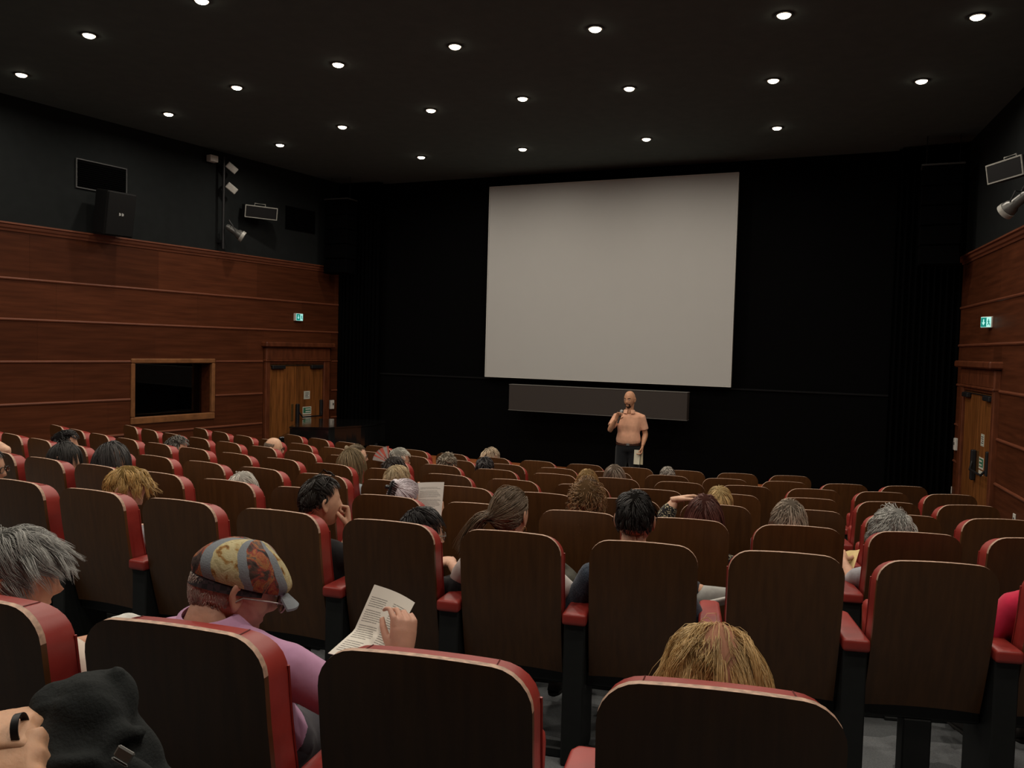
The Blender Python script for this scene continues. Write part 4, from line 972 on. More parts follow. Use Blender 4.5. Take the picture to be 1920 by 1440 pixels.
# ------------------------------------------------------------------ who sits where (row, seat, head pixel x, head top y, turn, tilt)
GREY = (.30, .29, .26); DKBR = (.035, .024, .017); BLK = (.012, .011, .011); BLOND = (.42, .27, .10); BROWN = (.085, .052, .03); ASH = (.13, .095, .06); WHITE = (.55, .52, .46)
PALE = (.50, .31, .215); TAN = (.40, .22, .14)
P5w = lambda J: seat_pix(2, 2, 652, 990, .34)
PEOPLE = [
 (1, 0, 442, 1004, 48, 20, 'man in a patchwork flat cap and lilac shirt reading a printed sheet', 'the man in the patchwork cap', dict(near=2, yf=.29, hair='nape', hcol=(.55, .47, .42), hov=dict(n=800, top=.02, clump=.1), skin=(.40, .215, .15), shirt=(.52, .29, .46), sleeve=1.9, collar=True, girth=1.12, roll=-4, nk=(-.01, -.035, .105), cap=True, handR='pinch', trousers=(.05, .05, .06),
    J=dict(wrR=lambda J: seat_pix(1, 0, 752, 1236, .50), elR=lambda J: seat_pix(1, 0, 690, 1340, .40), shR=lambda J: J['neck']+np.array([.20, .0, -.08])), dirR=(-.10, .42, .90), palmR=(-.75, .65, -.1))),
 (1, -1, 30, 993, 52, 8, 'grey haired person in a cream shirt at the left edge of the nearest row', 'the grey haired person in cream', dict(near=2, yf=.27, hair='wavy', hcol=(.165, .165, .155), htone=(.35, 2.0), hov=dict(L=.115, vol=.20, G=.4, comb=(.1, .45, 0), curl=(.005, 40), jit=.7, n=1500), skin=(.43, .22, .14), shirt=(.66, .58, .49), sleeve=1.8, girth=1.12, nk=(.045, -.02, .075), J=dict(wrR=(.05, .50, .64)))),
 (1, 2, 1343, 1172, -4, 16, 'person with loose strawberry blond hair in the nearest row', 'the strawberry blond person', dict(near=2, yf=.26, hair='long', hcol=(.62, .42, .18), htone=(.65, 1.5), scalp=(.34, .17, .11), hov=dict(L=.22, vol=.22, jit=.5, F=.8, crown=(.05, .35, .93), part=.42, px=.1, comb=(0, -.15, 0), curl=(.006, 38), n=2000), shirt=(.10, .10, .11), J=dict(elL=lambda J: J['neck']+np.array([-.19, .10, -.36]), elR=lambda J: J['neck']+np.array([.19, .10, -.36])))),
 (2, 0, 238, 872, 62, 34, 'young person with swept blond hair, head bowed to the right', 'the blond person with bowed head', dict(near=1, yf=.30, hair='wavy', hcol=(.29, .185, .065), hov=dict(L=.10, vol=.15, comb=(0, .35, .1), G=.35, n=1100, jit=.5), skin=(.48, .30, .22), shirt=(.25, .25, .27))),
 (2, 2, 603, 891, 38, 2, 'man with short black hair, sunglasses on his head and a black tee', 'the man with sunglasses on his head', dict(near=1, yf=.28, hair='short', hcol=(.022, .018, .015), hov=dict(n=1100, vol=.07, L=.042), skin=(.46, .27, .18), shirt=(.012, .012, .013), sleeve=.6, shades=True, handR='fist', palmR=(-.6, -.5, -.3), dirR=(-.15, .25, .95), J=dict(wrR=P5w, elR=lambda J: seat_pix(2, 2, 655, 1060, .38)))),
 (2, 3, 792, 949, 56, 8, 'person with smooth black hair, glasses and a black tee looking right', 'the black haired person with glasses', dict(near=1, yf=.24, hair='short', hcol=(.016, .014, .014), hov=dict(n=1100, L=.065, vol=.06, jit=.15, comb=(0, .1, 0), mask='full'), skin=(.46, .27, .19), shirt=(.014, .014, .016), sleeve=.75, glasses=True)),
 (2, 4, 958, 911, 16, 6, 'woman with a brown ponytail and hoop earring in white', 'the woman with the ponytail', dict(near=1, yf=.24, hair='pony', hcol=(.095, .066, .042), htone=(.4, 1.7), hov=dict(n=900, vol=.10), shirt=(.62, .58, .55), sleeve=1.9, earring=True)),
 (2, 5, 1193, 919, 4, 6, 'man with short black hair in a dark denim jacket', 'the black haired man in denim', dict(near=1, yf=.24, hair='short', hcol=(.014, .012, .011), hov=dict(n=1000, vol=.10, L=.06, jit=.5), shirt=(.05, .06, .08), print='denim', sleeve=1.9, collar=True, J=dict(elL=lambda J: J['neck']+np.array([-.31, .08, -.34]), elR=lambda J: J['neck']+np.array([.31, .08, -.34]), knL=(-.12,.72,.60), anL=lambda J: seat_pix(2, 5, 1322, 1108, .60), toeL=lambda J: seat_pix(2, 5, 1370, 1098, .64)), shoe=mat('grey_sneaker', (.30, .30, .28), .6, .3), sole=mat('white_sole', (.62, .61, .57), .6, .3), foot_up={0: (-.35, .55, .75)})),
 (2, 8, 1992, 962, -10, 5, 'person in a crimson shirt at the right edge', 'the person in crimson', dict(near=1, yf=.24, hair='short', hcol=DKBR, shirt=(.52, .022, .065), sleeve=1.95, girth=1.12, J=dict(elL=lambda J: J['neck']+np.array([-.30, .06, -.31]), wrL=(.0, .50, .66)))),
 (2, -2, -24, 838, 60, 5, 'dark haired person with glasses at the left edge, second row', 'the person with glasses at the left edge', dict(near=1, yf=.26, hair='short', hcol=BLK, glasses=True, shirt=(.05, .05, .06))),
 (3, -2, -38, 806, 30, 0, 'person at the left edge resting a raised bare arm on the head', 'the person with a raised arm', dict(near=0, hair='short', hcol=DKBR, shirt=(.03, .03, .035), sleeve=.4, skin=PALE, J=dict(elR=lambda J: seat_pix(3, -2, 14, 846, .22), wrR=lambda J: J['head']+np.array([.05, -.03, .10])), dirR=(-1, -.2, .1), palmR=(0, 0, -1))),
 (3, 3, 455, 884, 10, 8, 'white haired person low behind a seat back in the third row', 'the white haired person', dict(near=1, hair='wavy', hcol=(.50, .48, .43), htone=(.75, 1.3), hov=dict(L=.09, vol=.08), shirt=(.45, .45, .45))),
 (3, 5, 757, 899, 18, 24, 'woman with lilac white hair in a claw clip holding a sheet', 'the lilac haired woman', dict(near=1, yf=.23, hair='updo', hcol=(.56, .51, .54), htone=(.8, 1.3), hov=dict(n=800, vol=.12), shirt=(.30, .34, .42), clip=True, handR='pinch', J=dict(wrR=lambda J: seat_pix(3, 5, 826, 970, .46), elR=lambda J: seat_pix(3, 5, 800, 1040, .33)), dirR=(-.2, .3, .9), palmR=(-.9, .2, 0))),
 (3, 7, 1100, 901, 0, 4, 'person with a full head of brown curls', 'the person with brown curls', dict(near=1, hair='curly', hcol=(.13, .075, .035), htone=(.2, 2.4), hov=dict(n=620), shirt=(.05, .045, .04))),
 (3, 8, 1322, 926, 4, 6, 'woman with straight auburn hair raising a print sleeved arm', 'the auburn haired woman', dict(near=1, hair='bob', hcol=(.075, .030, .024), htone=(.4, 2.0), hov=dict(n=800, L=.19, vol=.12), shirt=(.04, .04, .04), print='print', sleeve=1.75, skin=PALE, handL='relax', dirL=(.95, .2, .22), palmL=(.1, -.3, -.9), J=dict(elL=lambda J: seat_pix(3, 8, 1246, 972, .30), wrL=lambda J: seat_pix(3, 8, 1266, 937, .32)))),
 (3, 9, 1481, 936, 0, 5, 'person with tousled grey brown hair in the third row', 'the grey brown haired person', dict(near=1, hair='wavy', hcol=(.16, .13, .10), htone=(.35, 2.2), hov=dict(L=.14, vol=.13), shirt=(.05, .05, .055))),
 (3, 10, 1676, 953, -12, 6, 'person with curly grey hair and a pale grey shirt leaning left', 'the curly grey haired person', dict(near=1, yf=.27, hair='curlyshort', hcol=(.30, .30, .28), htone=(.35, 1.9), hov=dict(n=1000, L=.19, vol=.30, G=1.1), shirt=(.42, .42, .45), sleeve=.75, J=dict(elL=lambda J: seat_pix(3, 10, 1600, 1095, .34), wrL=lambda J: seat_pix(3, 10, 1580, 1050, .56)))),
 (3, 0, 122, 827, 60, 6, 'person with a sleek black bob looking right', 'the person with the black bob', dict(near=1, yf=.26, hair='bob', hcol=(.02, .019, .018), htone=(.5, 2.2), hov=dict(L=.17, vol=.10, n=900), skin=PALE, shirt=(.02, .02, .022))),
 (3, 1, 210, 827, 62, 4, 'person with long straight black hair in profile', 'the long haired person in profile', dict(near=1, yf=.25, hair='long', hcol=(.030, .028, .027), htone=(.4, 2.6), hov=dict(L=.26, n=900, vol=.09), skin=PALE, shirt=(.05, .05, .055))),
 (4, -3, 124, 806, 35, 5, 'dark haired person just behind the black bob', 'the dark haired person at the far left', dict(near=0, hair='messy', hcol=(.02, .019, .019), hov=dict(n=320), shirt=(.04, .04, .045))),
 (4, 4, 745, 871, 20, 12, 'person with thin pale blond hair in a light blue shirt', 'the pale blond person in blue', dict(near=1, hair='short', hcol=(.42, .33, .20), htone=(.5, 1.5), hov=dict(n=700, L=.07, vol=.05, jit=.2), skin=PALE, shirt=(.30, .40, .48))),
 (4, 8, 1350, 911, 6, 6, 'person with short straw blond hair', 'the straw blond person', dict(near=1, hair='short', hcol=(.46, .33, .15), htone=(.5, 1.5), hov=dict(n=700, L=.08, vol=.09, jit=.2), shirt=(.20, .20, .22))),
 (5, 0, 332, 817, 30, 8, 'person with short dark curls greying at the crown', 'the person with short dark curls', dict(near=0, hair='curlyshort', hcol=(.055, .052, .046), htone=(.3, 3.0), hov=dict(L=.06, n=400, vol=.16), shirt=(.06, .06, .07))),
 (5, 4, 659, 839, 30, 6, 'woman with long ash brown hair in light blue', 'the ash brown haired woman', dict(near=1, hair='long', hcol=(.125, .092, .05), htone=(.5, 1.8), hov=dict(L=.27, vol=.06, n=700, jit=.1), shirt=(.42, .50, .54), skin=PALE)),
 (5, 5, 738, 856, 20, 15, 'person with tousled dark grey hair below the striped fan', 'the dark grey haired person', dict(near=0, hair='messy', hcol=(.045, .038, .034), htone=(.4, 2.0), hov=dict(n=350), shirt=(.04, .04, .04))),
 (5, 8, 1102, 878, 0, 3, 'person with smooth dark blond hair above the curls', 'the dark blond person', dict(near=1, hair='bob', hcol=(.23, .145, .06), htone=(.5, 1.6), hov=dict(L=.16, vol=.05, n=700, jit=.08), shirt=(.1, .1, .1))),
 (6, 0, 514, 819, 58, 6, 'balding man with glasses in profile', 'the balding man with glasses', dict(near=1, hair='bald', hcol=(.10, .08, .06), hov=dict(n=700), skin=(.46, .29, .19), glasses=True, shirt=(.50, .50, .50), collar=True, sleeve=1.9)),
 (6, 2, 670, 832, 60, 4, 'woman with pinned up brown hair and glasses', 'the woman with pinned up hair', dict(near=0, hair='updo', hcol=(.10, .075, .045), htone=(.5, 1.8), skin=PALE, glasses=True, shirt=(.10, .10, .11))),
 (6, 3, 749, 839, 58, 4, 'grey haired person with glasses holding a striped fan', 'the person with the striped fan', dict(near=1, hair='wavy', hcol=(.30, .29, .25), htone=(.45, 1.5), hov=dict(L=.07, vol=.14, n=500), skin=(.45, .24, .16), glasses=True, shirt=(.12, .12, .13), handL='pinch', J=dict(wrL=lambda J: seat_pix(6, 3, 728, 880, .42), elL=lambda J: J['neck']+np.array([-.26, .08, -.33])), dirL=(0, .3, .95), palmL=(.9, 0, 0))),
 (6, 4, 839, 849, 6, 4, 'person with ruffled grey brown hair near the middle', 'the person with ruffled hair', dict(near=0, hair='messy', hcol=(.12, .10, .075), htone=(.35, 2.2), hov=dict(n=420, vol=.22), shirt=(.05, .05, .05))),
 (6, 5, 910, 856, 10, 6, 'person with glossy black hair below the wavy fair head', 'the glossy black haired person', dict(near=0, hair='short', hcol=(.02, .018, .018), htone=(.5, 3.0), hov=dict(n=420, vol=.06), shirt=(.03, .03, .03))),
 (6, 7, 1153, 870, 4, 4, 'person with a brown bob in front of the speaker', 'the person with the brown bob', dict(near=0, hair='bob', hcol=(.13, .10, .075), htone=(.4, 2.0), hov=dict(n=420, L=.15), shirt=(.07, .07, .07))),
 (7, 3, 1252, 874, 0, 3, 'person with cropped grey hair right of the speaker', 'the crop haired person', dict(near=0, hair='short', hcol=(.16, .145, .125), htone=(.4, 1.8), hov=dict(n=380, L=.035), shirt=(.08, .08, .09))),
 (8, -1, 920, 839, 45, 6, 'person with wavy fair grey hair in the front row', 'the person with wavy fair hair', dict(near=0, hair='wavy', hcol=(.25, .20, .14), htone=(.4, 1.9), hov=dict(n=420, vol=.20), shirt=(.1, .1, .1), skin=PALE)),
]
for q in PEOPLE: OCC[(q[0], q[1])] = q[7]
OCC[(0, 0)] = 'the neighbour'
build_seats()
PPL = {}
def make_people(sel=None):
    for q in PEOPLE:
        if sel and (q[0], q[1]) not in sel: continue
        PPL[(q[0], q[1])] = sitter(*q)
make_people()

# ------------------------------------------------------------------ head wear and small accessories
def cap_material():
    """panels round the crown: cream with brown lines, blue grey strips, dark flame pattern"""
    m, nt, b = _nodes('patchwork_cloth'); N = nt.nodes; L = nt.links
    at = N.new('ShaderNodeAttribute'); at.attribute_name = 'panel'; tc = N.new('ShaderNodeTexCoord')
    n1 = N.new('ShaderNodeTexNoise'); n1.inputs['Scale'].default_value = 40; n1.inputs['Detail'].default_value = 3; L.new(tc.outputs['Object'], n1.inputs['Vector'])
    n2 = N.new('ShaderNodeTexNoise'); n2.inputs['Scale'].default_value = 26; n2.inputs['Detail'].default_value = 5; n2.inputs['Distortion'].default_value = 1.2; L.new(tc.outputs['Object'], n2.inputs['Vector'])
    wob = N.new('ShaderNodeMath'); wob.operation = 'MULTIPLY_ADD'; wob.inputs[1].default_value = .06; L.new(n1.outputs['Fac'], wob.inputs[0]); L.new(at.outputs['Fac'], wob.inputs[2])
    fr = N.new('ShaderNodeMath'); fr.operation = 'FRACT'; L.new(wob.outputs[0], fr.inputs[0])
    def ramp(src, stops, const=False):
        r = N.new('ShaderNodeValToRGB'); e = r.color_ramp.elements
        if const: r.color_ramp.interpolation = 'CONSTANT'
        e[0].position, e[0].color = stops[0][0], (*stops[0][1], 1); e[1].position, e[1].color = stops[1][0], (*stops[1][1], 1)
        for p, c in stops[2:]: q = e.new(p); q.color = (*c, 1)
        L.new(src, r.inputs[0]); return r.outputs[0]
    cream = ramp(n2.outputs['Fac'], [(.30, (.10, .055, .025)), (.40, (.30, .16, .05)), (.47, (.44, .37, .20)), (.60, (.50, .44, .26)), (.68, (.34, .29, .15))])
    flame = ramp(n2.outputs['Fac'], [(.32, (.035, .026, .026)), (.44, (.09, .06, .05)), (.50, (.26, .055, .045)), (.58, (.36, .15, .06)), (.66, (.12, .09, .08))])
    def mix(f, a, c):
        q = N.new('ShaderNodeMix'); q.data_type = 'RGBA'; L.new(f, q.inputs[0]); L.new(a, q.inputs[6])
        if isinstance(c, tuple): q.inputs[7].default_value = (*c, 1)
        else: L.new(c, q.inputs[7])
        return q.outputs[2]
    W, K = (1., 1., 1.), (0., 0., 0.)
    isfl = ramp(fr.outputs[0], [(0, K), (.50, W), (.90, K)], True); isgr = ramp(fr.outputs[0], [(0, W), (.06, K), (.40, W), (.52, K), (.88, W)], True)
    L.new(mix(isgr, mix(isfl, cream, flame), (.20, .22, .24)), b.inputs['Base Color'])
    b.inputs['Roughness'].default_value = .9; b.inputs['Specular IOR Level'].default_value = .15
    nz = N.new('ShaderNodeTexNoise'); nz.inputs['Scale'].default_value = 260; L.new(tc.outputs['Object'], nz.inputs['Vector'])
    bp = N.new('ShaderNodeBump'); bp.inputs['Strength'].default_value = .5; bp.inputs['Distance'].default_value = .002; L.new(nz.outputs['Fac'], bp.inputs['Height']); L.new(bp.outputs[0], b.inputs['Normal'])
    return m
def plaid_material():
    m, nt, b = _nodes('plaid_band'); N = nt.nodes; L = nt.links
    tc = N.new('ShaderNodeTexCoord'); br = N.new('ShaderNodeTexChecker'); br.inputs['Scale'].default_value = 70
    br.inputs[1].default_value = (.035, .022, .028, 1); br.inputs[2].default_value = (.012, .010, .013, 1); L.new(tc.outputs['Object'], br.inputs[0]); L.new(br.outputs[0], b.inputs['Base Color']); b.inputs['Roughness'].default_value = .9
    return m
o, Hc, R, J = PPL[(1, 0)]
d, f = ellipsoid((0, 0, 0), (1, 1, 1), 44, 26)
keep = d[:, 2] > -.38
V = d*np.array([.093, .109, .080])
V[:, 1] += .012*np.clip(d[:, 2], 0, 1); V[:, 2] += .044; V[:, 1] -= .010*np.clip(-d[:, 1], 0, 1)
fr = np.clip(d[:, 1], 0, 1)
V[:, 2] -= .022*fr**2*np.clip(d[:, 2]+.3, 0, 1); V[:, 1] += .022*fr**2*np.clip(1-d[:, 2], 0, 1)
V *= (1+.018*np.sin(d[:, [0]]*9+d[:, [1]]*7)*np.clip(d[:, [2]], 0, 1))
mb = MB(); mb.add(xf(V, R, Hc), [q for q in f if all(keep[i] for i in q)]); cap = mb.obj('flat_cap', cap_material(), o, True)
_ph = np.arctan2(d[:, 0], -d[:, 1]); _pa = cap.data.attributes.new('panel', 'FLOAT', 'POINT'); _pa.data.foreach_set('value', ((np.degrees(_ph)+.0)/105+.62+.28*d[:, 2]+4).astype(np.float32))
mb = MB(); rg_ = []
for a in np.linspace(math.radians(150), math.radians(390), 30):
    c, s = math.cos(a), math.sin(a); rg_.append((c, s))
V = []
for c, s in rg_:
    for z, w in ((.034, .965), (-.002, .975), (-.002, .94), (.034, .93)): V.append((c*.0865*w, s*.110*w-.004, z+.010*s))
n = len(rg_); mb.add(xf(V, R, Hc), [(4*i+j, 4*i+4+j, 4*i+4+(j+1) % 4, 4*i+(j+1) % 4) for i in range(n-1) for j in range(4)]); mb.obj('cap_band', plaid_material(), cap, 50)
mb = MB(); V = []; F = []
ny, nx_ = 5, 15
for lay in (0, 1):
    for i in range(ny):
        for j in range(nx_):
            a = math.radians(-62+124*j/(nx_-1)); rr = i/(ny-1); V.append(((.088+.012*rr)*math.sin(a), .075+.040*math.cos(a)+.045*rr*math.cos(a), .026-.022*rr-.012*math.sin(a)**2-lay*.006))
for i in range(ny-1):
    for j in range(nx_-1):
        q = i*nx_+j; F += [(q, q+1, q+nx_+1, q+nx_), tuple(x+ny*nx_ for x in (q+nx_, q+nx_+1, q+1, q))]
per = [j for j in range(nx_)]+[i*nx_+nx_-1 for i in range(1, ny)]+[(ny-1)*nx_+j for j in range(nx_-2, -1, -1)]+[i*nx_ for i in range(ny-2, 0, -1)]
F += [(per[k], per[(k+1) % len(per)], per[(k+1) % len(per)]+ny*nx_, per[k]+ny*nx_) for k in range(len(per))]
mb.add(xf(V, R, Hc), F); mb.obj('visor', MATS.get('x') or bpy.data.materials['patchwork_cloth'], cap, 60)
glasses(o, Hc+R@np.array([0, .016, -.012]), R, mat('clear_frame', (.35, .30, .27), .2, .5))
# sunglasses pushed up
o, Hc, R, J = PPL[(2, 2)]
glasses(o, Hc, R, mat('black_frame', (.006, .006, .006), .25, .5), 'sunglasses', up=True)
# hoop earring
o, Hc, R, J = PPL[(2, 4)]
mb = MB(); mb.tube([(.086, -.010+.016*math.cos(a), -.062+.018*math.sin(a)) for a in np.linspace(0, 6.283, 17)], .0016, 5, (1, 0, 0), caps=False); mb.v = [xf(mb.v[0], R, Hc)]
mb.obj('hoop_earring', mat('gold', (.55, .36, .15), .25, .5, metal=1), o, True)
# claw clip
o, Hc, R, J = PPL[(3, 5)]
tie = np.array([.004, -.130, .040]); cl = mat('clip_black', (.008, .008, .009), .25, .5)
mb = MB()
for s in (-1, 1):
    for i in range(7):
        z = .034-.075*i/6; mb.tube(xf([tie+[s*.002, -.012, z], tie+[s*.016, -.010, z-.002], tie+[s*.024, .012, z-.006], tie+[s*.020, .028, z-.008]], R, Hc), [.0042, .004, .0035, .002], 6)
mb.tube(xf([tie+[0, -.013, .042], tie+[0, -.015, 0], tie+[0, -.012, -.05]], R, Hc), [.006, .008, .006], 8)
mb.rbox(-.016, .016, -.012, .010, -.012, .012, .004, 1); mb.v[-1] = xf(mb.v[-1]+(tie+np.array([-.022, -.014, .0])), R, Hc)
mb.obj('claw_clip', cl, o, 50)

# ------------------------------------------------------------------ printed sheets, fan, other held things
def print_mat(name, cols=1, base=(.70, .67, .60), lines=34):
    m, nt, b = _nodes(name); N = nt.nodes; L = nt.links
    uv = N.new('ShaderNodeUVMap'); uv.uv_map = 'sheet'; sp = N.new('ShaderNodeSeparateXYZ'); L.new(uv.outputs[0], sp.inputs[0])
    def mth(op, a, b_=None, c=None):
        n = N.new('ShaderNodeMath'); n.operation = op
        for i, v in enumerate((a, b_, c)):
            if v is None: continue
            if isinstance(v, (int, float)): n.inputs[i].default_value = v
            else: L.new(v, n.inputs[i])
        return n.outputs[0]
    x, y = sp.outputs[0], sp.outputs[1]
    row = mth('FLOOR', mth('MULTIPLY', y, lines)); fr = mth('FRACT', mth('MULTIPLY', y, lines))
    line = mth('MULTIPLY', mth('GREATER_THAN', fr, .35), mth('LESS_THAN', fr, .75))
    xc = mth('FRACT', mth('MULTIPLY', x, cols)); inx = mth('MULTIPLY', mth('GREATER_THAN', xc, .10), mth('GREATER_THAN', mth('SUBTRACT', .92, mth('MULTIPLY', mth('FRACT', mth('MULTIPLY', mth('SINE', mth('MULTIPLY', row, 12.99)), 437.5)), .22)), xc))
    iny = mth('MULTIPLY', mth('GREATER_THAN', y, .06), mth('LESS_THAN', y, .86))
    para = mth('GREATER_THAN', mth('FRACT', mth('MULTIPLY', row, .131)), .14)
    wn = N.new('ShaderNodeTexNoise'); wn.inputs['Scale'].default_value = 1.0; cb = N.new('ShaderNodeCombineXYZ'); L.new(mth('MULTIPLY', x, 70), cb.inputs[0]); L.new(row, cb.inputs[1]); L.new(cb.outputs[0], wn.inputs['Vector'])
    ink = mth('MULTIPLY', mth('MULTIPLY', mth('MULTIPLY', line, inx), mth('MULTIPLY', iny, para)), mth('GREATER_THAN', wn.outputs['Fac'], .40))
    mx = N.new('ShaderNodeMix'); mx.data_type = 'RGBA'; mx.inputs[6].default_value = (*base, 1); mx.inputs[7].default_value = (*[c*.38 for c in base], 1); L.new(ink, mx.inputs[0]); L.new(mx.outputs[2], b.inputs['Base Color'])
    b.inputs['Roughness'].default_value = .7; b.inputs['Specular IOR Level'].default_value = .2
    return m
def sheet(name, fn, mt, label, nu=9, nv=13, th=.0012, cat='paper'):
    """a bent sheet: fn(u, v) -> point, v from foot to head; given a real thickness along its normal"""
    P = np.array([[fn(u, v) for u in np.linspace(0, 1, nu)] for v in np.linspace(0, 1, nv)], float)
    du = np.gradient(P, axis=1); dv = np.gradient(P, axis=0); nn = np.cross(du, dv); nn /= np.linalg.norm(nn, axis=2, keepdims=True)
    V = np.concatenate([(P+nn*th/2).reshape(-1, 3), (P-nn*th/2).reshape(-1, 3)]); n0 = nu*nv; F = []
    for i in range(nv-1):
        for j in range(nu-1):
            q = i*nu+j; F += [(q, q+1, q+nu+1, q+nu), (q+n0+nu, q+n0+nu+1, q+n0+1, q+n0)]
    per = [j for j in range(nu)]+[i*nu+nu-1 for i in range(1, nv)]+[(nv-1)*nu+j for j in range(nu-2, -1, -1)]+[i*nu for i in range(nv-2, 0, -1)]
    F += [(per[(k+1) % len(per)], per[k], per[k]+n0, per[(k+1) % len(per)]+n0) for k in range(len(per))]
    c = V.mean(0); mb = MB(); mb.add(V-c, F); o = mb.obj(name, mt, None, 60); o.location = c
    uvl = o.data.uv_layers.new(name='sheet'); idx = np.empty(len(o.data.loops), int); o.data.loops.foreach_get('vertex_index', idx); idx %= n0
    uvl.data.foreach_set('uv', np.stack([(idx % nu)/(nu-1), (idx//nu)/(nv-1)], 1).astype(np.float32).ravel())
    return tag(o, label, cat)
def at_depth(x, y, d): return pix_ray(x, y)*d
# the cap wearer's sheet: held upright, its lower half sagging towards his lap
A, B, C_, D_ = at_depth(702, 1096, 2.30), at_depth(778, 1130, 2.28), at_depth(664, 1182, 2.22), at_depth(738, 1206, 2.20)
E_, F_ = at_depth(615, 1225, 2.08), at_depth(715, 1262, 2.05)
def sheet1(u, v):
    top = A+(B-A)*u; mid = C_+(D_-C_)*u; low = E_+(F_-E_)*u
    t = 1-v; q = t*1.6
    return (top+(mid-top)*q if q < 1 else mid+(low-mid)*((q-1)/.6)) + np.array([0, .012*math.sin(math.pi*u), 0])
sheet('printed_sheet', sheet1, print_mat('programme_print', 2), 'bent printed programme sheet held by the man in the cap', nu=9, nv=21)
_, _, _, Jl = PPL[(3, 5)]
A2, B2, C2, D2 = at_depth(784, 905, 5.0), at_depth(833, 904, 5.0), at_depth(776, 972, 4.95), at_depth(827, 972, 4.95)
sheet('printed_sheet', lambda u, v: (C2+(D2-C2)*u)*(1-v)+(A2+(B2-A2)*u)*v+np.array([0, .01*math.sin(math.pi*u), 0]), print_mat('letter_print', 1, (.70, .69, .64), 30), 'white printed page held up beside the lilac haired woman')
# striped folding fan
fan = empty('folding_fan', at_depth(730, 868, 8.02)); tag(fan, 'open folding fan with red and grey stripes', 'fan')
fr_, fu_ = C_R, C_U; rr = .165
cols = [mat('fan_red', (.55, .13, .10), .7, .2), mat('fan_grey', (.40, .36, .34), .7, .2)]
nfan = 11
for i in range(nfan):
    a0, a1 = (math.radians(92+78*(i+q)/nfan) for q in (0, 1)); am = (a0+a1)/2; off = C_FW*(.004 if i % 2 else -.004)
    V = []
    for a, rad in ((a0, .05), (a0, rr), (am, rr), (a1, rr), (a1, .05)):
        fold = .006 if a == am else 0
        V.append((fr_*math.cos(a)+fu_*math.sin(a))*rad - C_FW*fold)
    V = np.array(V); V = np.concatenate([V, V+C_FW*.0015]); F = [(0, 1, 2, 3, 4), (9, 8, 7, 6, 5)]+[(k, 5+k, 5+(k+1) % 5, (k+1) % 5) for k in range(5)]
    mb = MB(); mb.add(V, F); mb.obj('leaf', cols[0] if i in (0, 3, 4, 6, 8) else cols[1], fan)
for i in range(0, nfan+1, 2):
    a = math.radians(92+78*i/nfan); mb = MB(); mb.tube([-(fr_*math.cos(a)+fu_*math.sin(a))*.02+C_FW*.004, (fr_*math.cos(a)+fu_*math.sin(a))*.16+C_FW*.004], [.004, .002], 5); mb.obj('stick', mat('fan_stick', (.30, .05, .04), .5, .3), fan)
# yellow sheet of the curly haired person
A3, B3, C3, D3 = at_depth(1586, 1034, 4.85), at_depth(1612, 1030, 4.8), at_depth(1578, 1075, 4.7), at_depth(1600, 1068, 4.65)
sheet('yellow_paper', lambda u, v: (C3+(D3-C3)*u)*(1-v)+(A3+(B3-A3)*u)*v+np.array([0, .012*math.sin(math.pi*u*2), 0]), mat('yellow_card', (.62, .47, .22), .7, .2, var=.05), 'folded pale yellow paper beside the curly grey haired person')

# ------------------------------------------------------------------ the speaker in front of the screen
PF = np.array([.22, -.975]); PRZ = math.atan2(-PF[0], PF[1])
PM = Matrix.Translation((-3.22, 11.5, Z_FRONT)) @ rotz(PRZ)
PJ = dict(head=(.0, .03, 1.598), neck=(0, .0, 1.425), chest=(0, .005, 1.22), waist=(0, .01, 1.05), pelvis=(0, 0, .92),
          shR=(.180, .0, 1.342), elR=(.262, .12, 1.155), wrR=(.165, .265, 1.325), shL=(-.180, 0, 1.342), elL=(-.238, -.02, 1.10), wrL=(-.205, .10, .945),
          hipR=(.085, 0, .90), knR=(.11, .03, .49), anR=(.12, -.01, .09), toeR=(.15, .20, .03), hipL=(-.085, 0, .90), knL=(-.10, .02, .49), anL=(-.11, -.02, .09), toeL=(-.16, .18, .03))
PR = rot_head(24, 9, 0)
PST = dict(near=2, skin=(.42, .215, .125), shirt=(.70, .38, .25), sleeve=.72, collar=True, trousers=(.010, .011, .013), handR='grip', dirR=(-.38, .10, .92), palmR=(-.55, .80, -.25), handL='pinch', dirL=(.12, .25, -.95), palmL=(.9, .2, .2), eyes=True, shirt_it=4, shirt_extra=[tube([(0, .008, .985), (0, .012, 1.02), (0, .012, 1.07), (0, .01, 1.14)], [(.172, .128), (.178, .134), (.170, .128), (.155, .116)], 20)])
pres = figure(PM, PJ, PR, PST, 'bald man in a peach polo shirt speaking into a microphone below the screen')
Hc = np.array(PJ['head'])
d, f = ellipsoid((0, 0, 0), (1, 1, 1), 120, 100); S = head_surf(d)
def patch(name, ok, off, m, par):
    nrm = S/np.linalg.norm(S, axis=1, keepdims=True)
    V = S+nrm*off; ff = [q for q in f if all(ok[i] for i in q)]
    mb = MB(); mb.add(xf(V, PR, Hc), ff); return mb.obj(name, m, par, True)
front = S[:, 1] > .03
beard = front & (S[:, 2] < -.046) & (S[:, 2] > -.122) & (np.abs(S[:, 0]) < .040) & ~((np.abs(S[:, 0]) < .021) & (S[:, 2] > -.081) & (S[:, 2] < -.056))
patch('beard', beard, .0035, mat('dark_stubble', (.045, .026, .018), .7, .2, var=.3, scale=180), pres)
brow = front & (S[:, 2] > .024) & (S[:, 2] < .034) & (np.abs(S[:, 0]) > .014) & (np.abs(S[:, 0]) < .050)
patch('eyebrows', brow, .003, MATS['dark_stubble'], pres)
